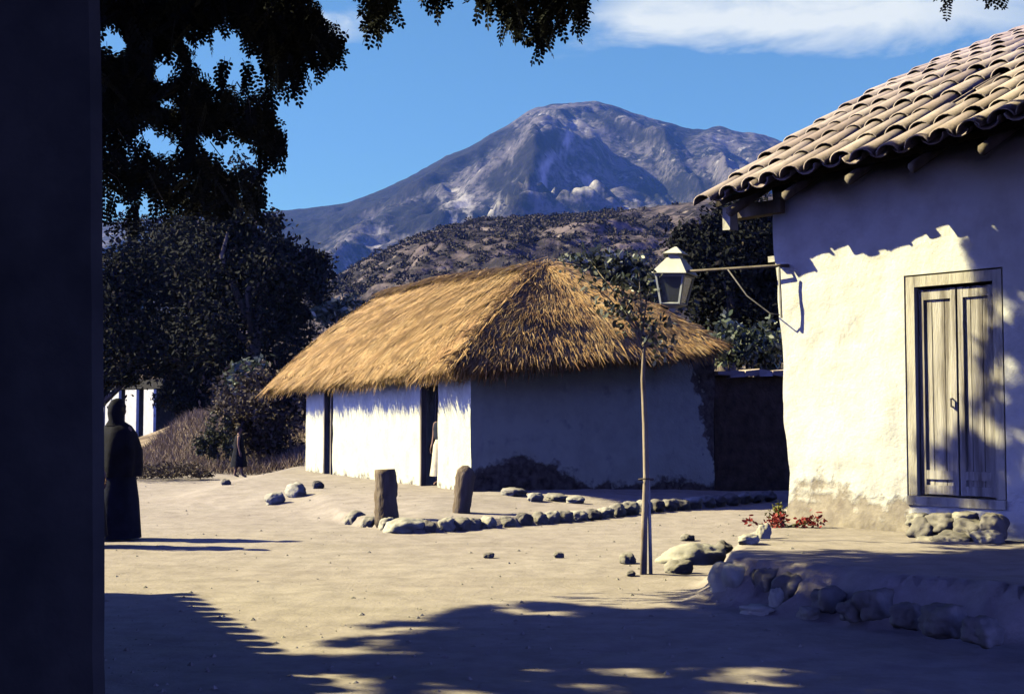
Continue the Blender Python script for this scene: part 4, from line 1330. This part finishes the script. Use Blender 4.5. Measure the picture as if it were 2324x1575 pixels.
# ------------------------------------------------------------------ near pillar and the house whose eave shades the foreground
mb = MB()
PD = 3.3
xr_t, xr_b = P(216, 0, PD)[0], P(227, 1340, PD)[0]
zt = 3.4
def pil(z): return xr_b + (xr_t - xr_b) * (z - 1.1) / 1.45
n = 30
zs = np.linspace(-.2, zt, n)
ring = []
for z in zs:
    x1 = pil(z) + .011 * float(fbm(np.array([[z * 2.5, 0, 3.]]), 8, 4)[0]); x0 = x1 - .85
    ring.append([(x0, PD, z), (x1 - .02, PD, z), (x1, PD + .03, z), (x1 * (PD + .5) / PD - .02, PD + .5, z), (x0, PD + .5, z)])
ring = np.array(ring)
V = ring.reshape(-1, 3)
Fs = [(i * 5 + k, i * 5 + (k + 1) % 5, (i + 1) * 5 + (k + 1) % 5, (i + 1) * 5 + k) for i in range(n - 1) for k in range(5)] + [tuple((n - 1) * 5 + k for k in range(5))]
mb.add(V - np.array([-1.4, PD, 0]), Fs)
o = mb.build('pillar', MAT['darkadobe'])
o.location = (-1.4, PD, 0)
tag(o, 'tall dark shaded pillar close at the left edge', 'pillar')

# left house: only its shadow reaches the picture
def back(p, z):                                  # from a shaded ground point up along the sun to height z
    t = (z - p[2]) / SUN[2]
    return p + SUN * t
A_ = back(G(392, 1348), 3.2); B_ = back(G(622, 1502), 3.2)
ed = (B_ - A_)[:2]; ed /= np.linalg.norm(ed)
wv = np.array([-.97, .13])
lh = empty('tiled_house', (A_[0] + wv[0] * 1.2, A_[1] + wv[1] * 1.2, 0))
tag(lh, 'tiled house just out of view whose eave throws the toothed shadow', 'house')
lo = np.array(lh.location)
E0 = np.array([A_[0], A_[1], 3.2]); EDv = np.array([ed[0], ed[1], 0]); WV = np.array([wv[0], wv[1], .42])
LEN = 16.0
mb = MB()
mb.add([E0 - lo, E0 + EDv * LEN - lo, E0 + EDv * LEN + WV * 4.5 - lo, E0 + WV * 4.5 - lo], [(0, 1, 2, 3)])
sxv = EDv; upv = np.cross(EDv, unit(-WV)); upv = upv if upv[2] > 0 else -upv
for i in range(int(LEN / .28)):
    for j in range(5):
        p_ = E0 + EDv * (.14 + i * .28) + WV * (j * .6) - unit(WV) * .10 - lo + upv * (.02 + .012 * random.random())
        half_tube(p_, unit(WV), sxv, upv, .68, .125, .105, n=6)
lr = mb.build('roof', MAT['tile'], lh)
mb = MB()
a0 = E0[:2] + wv * .8; a1 = a0 + ed * LEN; nrm2 = np.array([ed[1], -ed[0]])
for (p_, q_) in ((a0, a1), (a1, a1 + wv * 5), (a0 + wv * 5, a0)):
    mb.add([(p_[0] - lo[0], p_[1] - lo[1], -.3), (q_[0] - lo[0], q_[1] - lo[1], -.3), (q_[0] - lo[0], q_[1] - lo[1], 3.3), (p_[0] - lo[0], p_[1] - lo[1], 3.3)], [(0, 1, 2, 3)])
mb.build('wall', MAT['house'], lh)

# ------------------------------------------------------------------ the big shade tree overhead
TB = np.array([-5.2, 8.75, 0.0])
over = empty('locust_tree', TB)
tag(over, 'big overhanging tree with feathery leaves drooping into the top of the view', 'tree')
# one frond: pairs of oval leaflets along a stalk
def frond_template():
    L = []
    npair = 8
    for i in range(npair):
        t = .14 + .80 * i / (npair - 1)
        s = 1 - .35 * abs(t - .45)
        for sd in (-1, 1):
            L.append((t, sd * .012, .165 * s, math.radians(68 - 12 * t) * sd, .095 * s))
    L.append((.97, 0, .15, 0, .07))
    polys = []
    for x, y, ln, ang, w in L:
        a = np.array([math.cos(ang), math.sin(ang), 0]); b = np.array([-math.sin(ang), math.cos(ang), 0])
        p0 = np.array([x, y, -.12 * x * x])
        polys.append([p0, p0 + a * ln * .25 + b * w * .5, p0 + a * ln * .7 + b * w * .48, p0 + a * ln, p0 + a * ln * .7 - b * w * .48, p0 + a * ln * .25 - b * w * .5])
    st = [np.array([0, -.006, 0]), np.array([.5, -.006, -.03]), np.array([1, -.003, -.12]), np.array([1, .003, -.12]), np.array([.5, .006, -.03]), np.array([0, .006, 0])]
    polys.append(st)
    return np.array(polys)
FT = frond_template()
def fronds(mid, L, droop=.9, out=None):
    """mid: positions of frond middles"""
    n = len(mid)
    h = RNG.normal(size=(n, 3)); h[:, 2] *= .35
    if out is not None: h = h + out
    r = unit(unit(h) + np.array([0, 0, -1.0]) * droop * (.5 + RNG.random((n, 1))))
    nr = unit(RNG.normal(size=(n, 3)) * .8 + np.array([0, -.25, .7]))
    s = unit(np.cross(nr, r)); nr = np.cross(r, s)
    L = np.broadcast_to(L, (n,))[:, None, None, None]
    o = mid[:, None, None, :] - r[:, None, None, :] * .5 * L
    q = FT[None]
    V = o + L * (q[..., 0:1] * r[:, None, None, :] + q[..., 1:2] * s[:, None, None, :] + q[..., 2:3] * nr[:, None, None, :])
    return V.reshape(-1, 6, 3)
parts_f = []
seen_pts = []
M1 = [(190, -40), (690, -40), (735, 45), (768, 105), (752, 130), (715, 135), (695, 130), (675, 165), (628, 190), (600, 145), (562, 85), (500, 40), (470, 55), (430, 60), (418, 110), (430, 150), (480, 190), (560, 195), (605, 220), (620, 265), (638, 340), (628, 365), (600, 350), (575, 330), (520, 360), (565, 400), (585, 430), (560, 465), (500, 470), (430, 470), (340, 490), (190, 520)]
GAPS = [[(425, 150), (480, 195), (560, 190), (625, 222), (700, 205), (700, 300), (655, 300), (628, 250), (600, 215), (560, 200), (480, 205)],
        [(480, 150), (530, 145), (520, 165), (490, 168)], [(345, 220), (400, 225), (405, 240), (350, 240)], [(480, 345), (590, 352), (590, 372), (540, 385), (500, 380)], [(275, 470), (330, 440), (345, 470), (300, 500)], [(345, 455), (375, 450), (370, 480), (345, 485)],
        [(214, 50), (262, 62), (272, 112), (226, 116)], [(430, 85), (480, 70), (545, 88), (592, 150), (612, 195), (520, 182), (450, 158)],
        [(300, 285), (385, 310), (430, 345), (330, 350)], [(440, 325), (515, 305), (590, 350), (570, 380), (500, 372)], [(222, 432), (262, 440), (292, 470), (285, 505), (224, 505)],
        [(345, 120), (390, 130), (385, 180), (350, 190)]]
HULL = [(100, -400), (800, -400), (760, 20), (790, 110), (775, 150), (745, 150), (735, 145), (700, 200), (640, 222), (618, 215), (560, 110), (600, 175), (640, 270), (650, 380), (625, 395), (590, 365), (575, 390), (605, 430), (580, 480), (500, 490), (430, 490), (300, 545), (100, 545)]
def add_mass(poly, n, D0, D1, L, gaps=(), margin=22):
    q = sample_poly(poly, n)
    keep = np.ones(len(q), bool)
    for g in gaps:
        keep &= ~in_poly(q, g)
    q = q[keep]
    D = D0 + (D1 - D0) * RNG.random(len(q))
    p = np.array([P(x, y, d) for (x, y), d in zip(q, D)])
    fr = fronds(p, L * (.75 + .5 * RNG.random(len(p))), 1.0)
    nl = len(FT)
    if len(gaps):
        c_ = fr.reshape(len(p), nl, 6, 3).mean(2)
        cx_ = 1162 + F * c_[..., 0] / c_[..., 1]
        cy_ = 787.5 + F * (math.tan(PITCH) - (c_[..., 2] - EYE) / c_[..., 1])
        q2 = np.stack([cx_, cy_], -1).reshape(-1, 2)
        bad = np.zeros(len(q2), bool)
        for g in gaps: bad |= in_poly(q2, g)
        bad |= ~in_poly(q2, HULL)
        ok_ = bad.reshape(len(p), nl).mean(1) < .22
        p = p[ok_]; fr = fr.reshape(ok_.size, nl, 6, 3)[ok_].reshape(-1, 6, 3)
    seen_pts.append(p)
    parts_f.append(fr)
add_mass(M1, 2000, 9.2, 12.5, .27, GAPS)
add_mass([(190, -60), (660, -60), (700, 60), (640, 150), (560, 60), (430, 40), (400, 120), (420, 210), (560, 240), (600, 300), (330, 270), (190, 280)], 1050, 9.5, 12.5, .27, GAPS)
add_mass([(825, -40), (900, -40), (895, 20), (870, 45), (848, 58), (836, 45)], 60, 9.6, 10.6, .26)
add_mass([(965, -40), (1010, -40), (1003, 18), (985, 10)], 26, 9.8, 10.4, .24)
add_mass([(1060, -50), (1330, -50), (1318, 45), (1300, 20), (1262, 30), (1258, 70), (1240, 90), (1222, 70), (1190, 55), (1160, 60), (1165, 30), (1090, 15)], 260, 9.4, 11, .26)
add_mass([(2135, -40), (2175, -40), (2160, 25), (2150, 20)], 8, 10.5, 11.2, .24)
add_mass([(2215, -40), (2285, -40), (2285, 10), (2240, 0)], 9, 10.5, 11.2, .24)
TIPS = [(770, 120), (755, 140), (735, 150), (700, 150), (690, 185), (672, 195), (640, 205), (622, 200), (612, 165), (560, 105), (640, 350), (632, 375), (622, 300), (600, 365), (585, 470), (560, 475), (520, 465), (470, 470), (350, 480), (310, 500), (250, 485), (240, 300), (860, 70), (845, 68), (1245, 105), (1228, 95), (1180, 75), (1150, 80), (1315, 60), (1270, 60), (985, 20), (480, 75), (455, 70), (420, 150), (505, 190), (560, 205)]
for tx, ty in TIPS:
    m_ = 6
    q = np.array([(tx, ty)]) + RNG.normal(size=(m_, 2)) * np.array([7, 12]) - np.array([3, 22])
    D = 9.8 + 1.6 * RNG.random(m_)
    p = np.array([P(x, y, d) for (x, y), d in zip(q, D)])
    seen_pts.append(p)
    parts_f.append(fronds(p, .27 * (.8 + .4 * RNG.random(m_)), 3.0))
# the rest of the crown, over and beside the camera: where its shade falls on the ground and on the house front, plus an added skylight blocker
def shade_pts(poly, n, zf, hmin, hmax, hole=.45, hs=1.6, seed=3):
    q = sample_poly(poly, n)
    g = np.array([zf(x, y) for x, y in q])
    k = np.stack([g[:, 0] * hs * .7, g[:, 1] * hs * .55 + g[:, 2], g[:, 2] * hs], -1)
    f = fbm(k, seed, 3)
    keep = f > -hole
    g = g[keep]
    h = hmin + (hmax - hmin) * RNG.random(len(g))
    return g + SUN[None, :] * ((h - g[:, 2]) / SUN[2])[:, None]
G0 = lambda x, y: G(x, y, 0.0)
G3 = lambda x, y: G(x, y, .36)
fleck = [(640, 1500), (830, 1432), (832, 1390), (960, 1402), (1080, 1380), (1160, 1362), (1240, 1366), (1400, 1380), (1550, 1386), (1560, 1492), (640, 1505)]
cr = [shade_pts(fleck, 13000, G0, 5.6, 7.0, -.03, 6.5, 3)]
cr.insert(1, shade_pts([(640, 1488), (1560, 1478), (1600, 1650), (540, 1650)], 15000, G0, 5.6, 7.0, -.17, 7.5, 33))
cr.insert(1, shade_pts([(1550, 1480), (2400, 1470), (2500, 1640), (1560, 1640)], 9000, G0, 5.6, 7.0, -.13, 7.0, 23))
cr.append(shade_pts([(1000, 1440), (1200, 1405), (1550, 1400), (1640, 1374), (1720, 1366), (1900, 1420), (2400, 1440), (2450, 1500), (1560, 1505), (1480, 1500), (1050, 1480)], 3000, G0, 5.6, 7.2, .55, 1.5, 4))
cr.append(shade_pts([(2075, 345), (2160, 305), (2240, 262), (2340, 225), (2360, 300), (2200, 345)], 240, lambda x, y: P(x, y, 11.6), 6.6, 7.6, .6, 1.5, 12))
cr.append(shade_pts([(1830, 1300), (1960, 1278), (2120, 1262), (2400, 1240), (2500, 1460), (1740, 1400), (1690, 1350)], 2400, G3, 5.8, 7.2, .75, 1.6, 5))
cr.append(shade_pts([(600, 1640), (2600, 1640), (2700, 2300), (300, 2300)], 2600, G0, 5.5, 7.2, .5, .8, 6))
def wallpt(x, y):
    r = ray(x, y)
    n_ = np.array([UY[0], UY[1], 0])
    t = ((np.array([HC[0], HC[1], 0]) - np.array([0, 0, EYE])) @ n_) / (r @ n_)
    return np.array([0, 0, EYE]) + r * t
cr.insert(1, shade_pts([(2195, 545), (2330, 520), (2420, 1230), (2120, 1230), (2140, 1050), (2185, 900), (2215, 760), (2225, 640)], 2400, wallpt, 6.4, 7.6, .12, 4.5, 8))
cr.insert(1, shade_pts([(2290, 520), (2420, 520), (2420, 1230), (2290, 1230)], 900, wallpt, 6.4, 7.6, .2, 4, 9))
cr.insert(1, shade_pts([(2085, 1000), (2190, 960), (2190, 1230), (2080, 1230)], 420, wallpt, 6.4, 7.6, .0, 5, 19))
nfl = sum(len(cr[k_]) for k_ in range(6))
NU = 9500
sky_block = np.stack([-5.0 + 14.5 * RNG.random(NU), -5 + 17 * RNG.random(NU), 0 * RNG.random(NU)], 1)  # unseen extra canopy, added to keep skylight off the foreground
sky_block[:, 2] = np.maximum(4.8, EYE + .36 * sky_block[:, 1] + .35) + 1.8 * RNG.random(NU)
sky_block = sky_block[~((sky_block[:, 0] < -1.6) & (sky_block[:, 1] > 9.6))]
cr.append(sky_block)
crown = np.concatenate(cr)
# nothing of that part may hang into the picture: lift it above the upper edge
vtop = EYE + (math.tan(math.atan(787.5 / F) + PITCH)) * crown[:, 1]
small = np.arange(len(crown)) < nfl
inview = (np.abs(crown[:, 0]) < .42 * crown[:, 1]) & (crown[:, 2] < vtop + .25) & (crown[:, 1] > 0)
crown, small = crown[~inview], small[~inview]
clen = np.where(small, .21, np.where(crown[:, 0] > -3.4, .90, .52)) * (.8 + .4 * RNG.random(len(crown)))
parts_f.append(fronds(crown, clen, .35))
LV = np.concatenate(parts_f)
link('crown', mesh_np('crown', LV - TB), MAT['leaf_over'], over)
mb = MB()
fork = np.array([.25, .1, 3.1])
mb.tube([(0, 0, -.3), (.05, 0, .6), (.1, .05, 1.8), fork], [.36, .29, .25, .23], 14, wob=.12)
allp = crown - TB
seen_all = np.concatenate(seen_pts) - TB
sel = RNG.choice(len(allp), 60, replace=False)
mains = [np.array(a) for a in ((-2.2, -1.2, 6.0), (-.6, -3.2, 6.2), (2.0, -1.5, 6.3), (3.4, 1.2, 6.2), (4.6, 3.0, 6.9), (.4, 2.2, 5.6), (3.2, 1.2, 5.5))]
for e in mains:
    m_ = fork + (e - fork) * .5 + np.array([0, 0, .5])
    mb.tube([fork, fork + (m_ - fork) * .5, m_, e], [.15, .12, .09, .05], 9, wob=.12)
for i in sel:
    e = allp[i]
    b_ = min(mains, key=lambda q_: np.linalg.norm(q_ - e))
    if np.linalg.norm(b_ - e) < .3: continue
    m_ = (b_ + e) / 2 + np.array([0, 0, .25])
    mb.tube([b_, m_, e], [.03, .018, .006], 6)
for i in RNG.choice(len(seen_all), 60, replace=False):
    e = seen_all[i]; u_ = e + np.array([random.gauss(-.05, .1), random.gauss(0, .12), random.uniform(.12, .3)])
    mb.tube([u_, (u_ + e) / 2 + RNG.normal(size=3) * .03, e], [.005, .004, .002], 5)
mb.build('trunk', MAT['bark'], over, True)

# ------------------------------------------------------------------ air
hb = MB(); hb.box((0, 1400, 400), (6400, 3600, 0))
me = bpy.data.meshes.new('haze')
x0, x1, y0, y1, z0, z1 = -3150, 3150, -450, 3260, -8, 700
hv = [(x, y, z) for x in (x0, x1) for y in (y0, y1) for z in (z0, z1)]
me.from_pydata(hv, [], [(0, 1, 3, 2), (4, 6, 7, 5), (0, 4, 5, 1), (2, 3, 7, 6), (0, 2, 6, 4), (1, 5, 7, 3)]); me.update()
hm = bpy.data.materials.new('air'); hm.use_nodes = True
nt = hm.node_tree
for nd in list(nt.nodes):
    if nd.type != 'OUTPUT_MATERIAL': nt.nodes.remove(nd)
pv = nt.nodes.new('ShaderNodeVolumePrincipled')
pv.inputs['Color'].default_value = (.16, .36, 1.0, 1)
pv.inputs['Density'].default_value = .00011
nt.links.new(pv.outputs[0], nt.nodes['Material Output'].inputs['Volume'])
hz_o = link('haze', me, hm)
tag(hz_o, 'thin blue haze in the air before the mountain', 'haze', kind='stuff')

# ------------------------------------------------------------------ sky, sun, camera
SKY_STRENGTH, SUN_STRENGTH, EXPOSURE = .064, 5.0, 1.1
w = bpy.data.worlds.new('World'); SC.world = w
w.use_nodes = True
wt_ = w.node_tree
bg = wt_.nodes['Background']
sky = wt_.nodes.new('ShaderNodeTexSky')
sky.sky_type = 'NISHITA'
sky.sun_disc = False
sky.sun_elevation = EL
sky.sun_rotation = math.atan2(SUN[0], SUN[1])
sky.air_density = 1.0; sky.dust_density = .3; sky.ozone_density = 3.0
class WN(NT):
    def __init__(self, t): self.t = t
wn = WN(wt_)
tc = wt_.nodes.new('ShaderNodeTexCoord').outputs['Generated']
sp = wn.sep(tc)
az = wn.math('DIVIDE', sp[0], wn.math('MAXIMUM', sp[1], .05))
el = wn.math('DIVIDE', sp[2], wn.math('MAXIMUM', sp[1], .05))
nz = wn.noise(wn.mapped(tc, (9, 9, 26)), 1.0, 7, .6, .4)
nf = wn.math('MULTIPLY', wn.math('SUBTRACT', nz, .5), .075)
def band(a, lo_, hi_): return wn.math('MULTIPLY', wn.math('SUBTRACT', a, lo_), 1.0 / (hi_ - lo_), clamp=True)
eln = wn.math('ADD', el, nf)
azn = wn.math('ADD', az, wn.math('MULTIPLY', nf, 2.0))
b1 = wn.math('MULTIPLY', wn.math('MULTIPLY', band(eln, .284, .308), band(eln, .350, .318)), wn.math('MULTIPLY', band(azn, .05, .11), band(azn, .52, .30)))
b2 = wn.math('MULTIPLY', wn.math('MULTIPLY', band(eln, .284, .300), band(eln, .325, .308)), wn.math('MULTIPLY', band(azn, -.19, -.165), band(azn, -.105, -.14)))
b3 = wn.math('MULTIPLY', band(wn.noise(wn.mapped(tc, (2.2, 2.2, 6)), 1.0, 6, .6), .62, .74), band(el, .36, .6))
cl = wn.math('MAXIMUM', wn.math('MAXIMUM', b1, b2), wn.math('MULTIPLY', b3, .6))
tint = wt_.nodes.new('ShaderNodeMix'); tint.data_type = 'RGBA'; tint.blend_type = 'MULTIPLY'
tint.inputs[0].default_value = 1.0; tc0 = wt_.nodes.new('ShaderNodeTexCoord').outputs['Generated']
zen = wn.math('MULTIPLY', wn.math('SUBTRACT', wn.sep(tc0)[2], .30), 4.0, clamp=True)
away = wn.math('MULTIPLY', wn.math('SUBTRACT', .75, wn.sep(tc0)[1]), 1.6, clamp=True)     # the deeper blue of the sky away from the mountain side
tnt = wn.mix(away, (.66, .99, 1.05), (1.35, 1.28, 3.9))
tnt = wn.mix(zen, tnt, (.38, .38, 1.05))
wt_.links.new(tnt, tint.inputs[7])
wt_.links.new(sky.outputs['Color'], tint.inputs[6])
skyc = wn.mix(wn.math('MULTIPLY', cl, .70), tint.outputs[2], (9.6, 9.4, 7.6))
wt_.links.new(skyc, bg.inputs['Color'])
bg.inputs['Strength'].default_value = SKY_STRENGTH

sl_ = bpy.data.lights.new('sun', 'SUN')
sl_.energy = SUN_STRENGTH; sl_.angle = R(.53); sl_.color = (1.0, .92, .53)
so = bpy.data.objects.new('sun', sl_); COL.objects.link(so)
so.rotation_euler = Vector(SUN).to_track_quat('Z', 'Y').to_euler()
so.location = (-20, 5, 30)

cam = bpy.data.cameras.new('camera')
cam.sensor_width = 36.0; cam.lens = 36.0 * F / 2324
cam.clip_end = 9000; cam.clip_start = .05
co = bpy.data.objects.new('camera', cam); COL.objects.link(co)
co.location = (0, 0, EYE); co.rotation_euler = (R(90) + PITCH, 0, 0)
SC.camera = co
SC.view_settings.view_transform = 'Standard'
SC.view_settings.look = 'None'
SC.view_settings.gamma = 1
SC.view_settings.exposure = EXPOSURE
SC.cycles.max_bounces = 8
SC.cycles.diffuse_bounces = 0
SC.cycles.transparent_max_bounces = 8
SC.cycles.volume_bounces = 0
SC.cycles.use_denoising = True
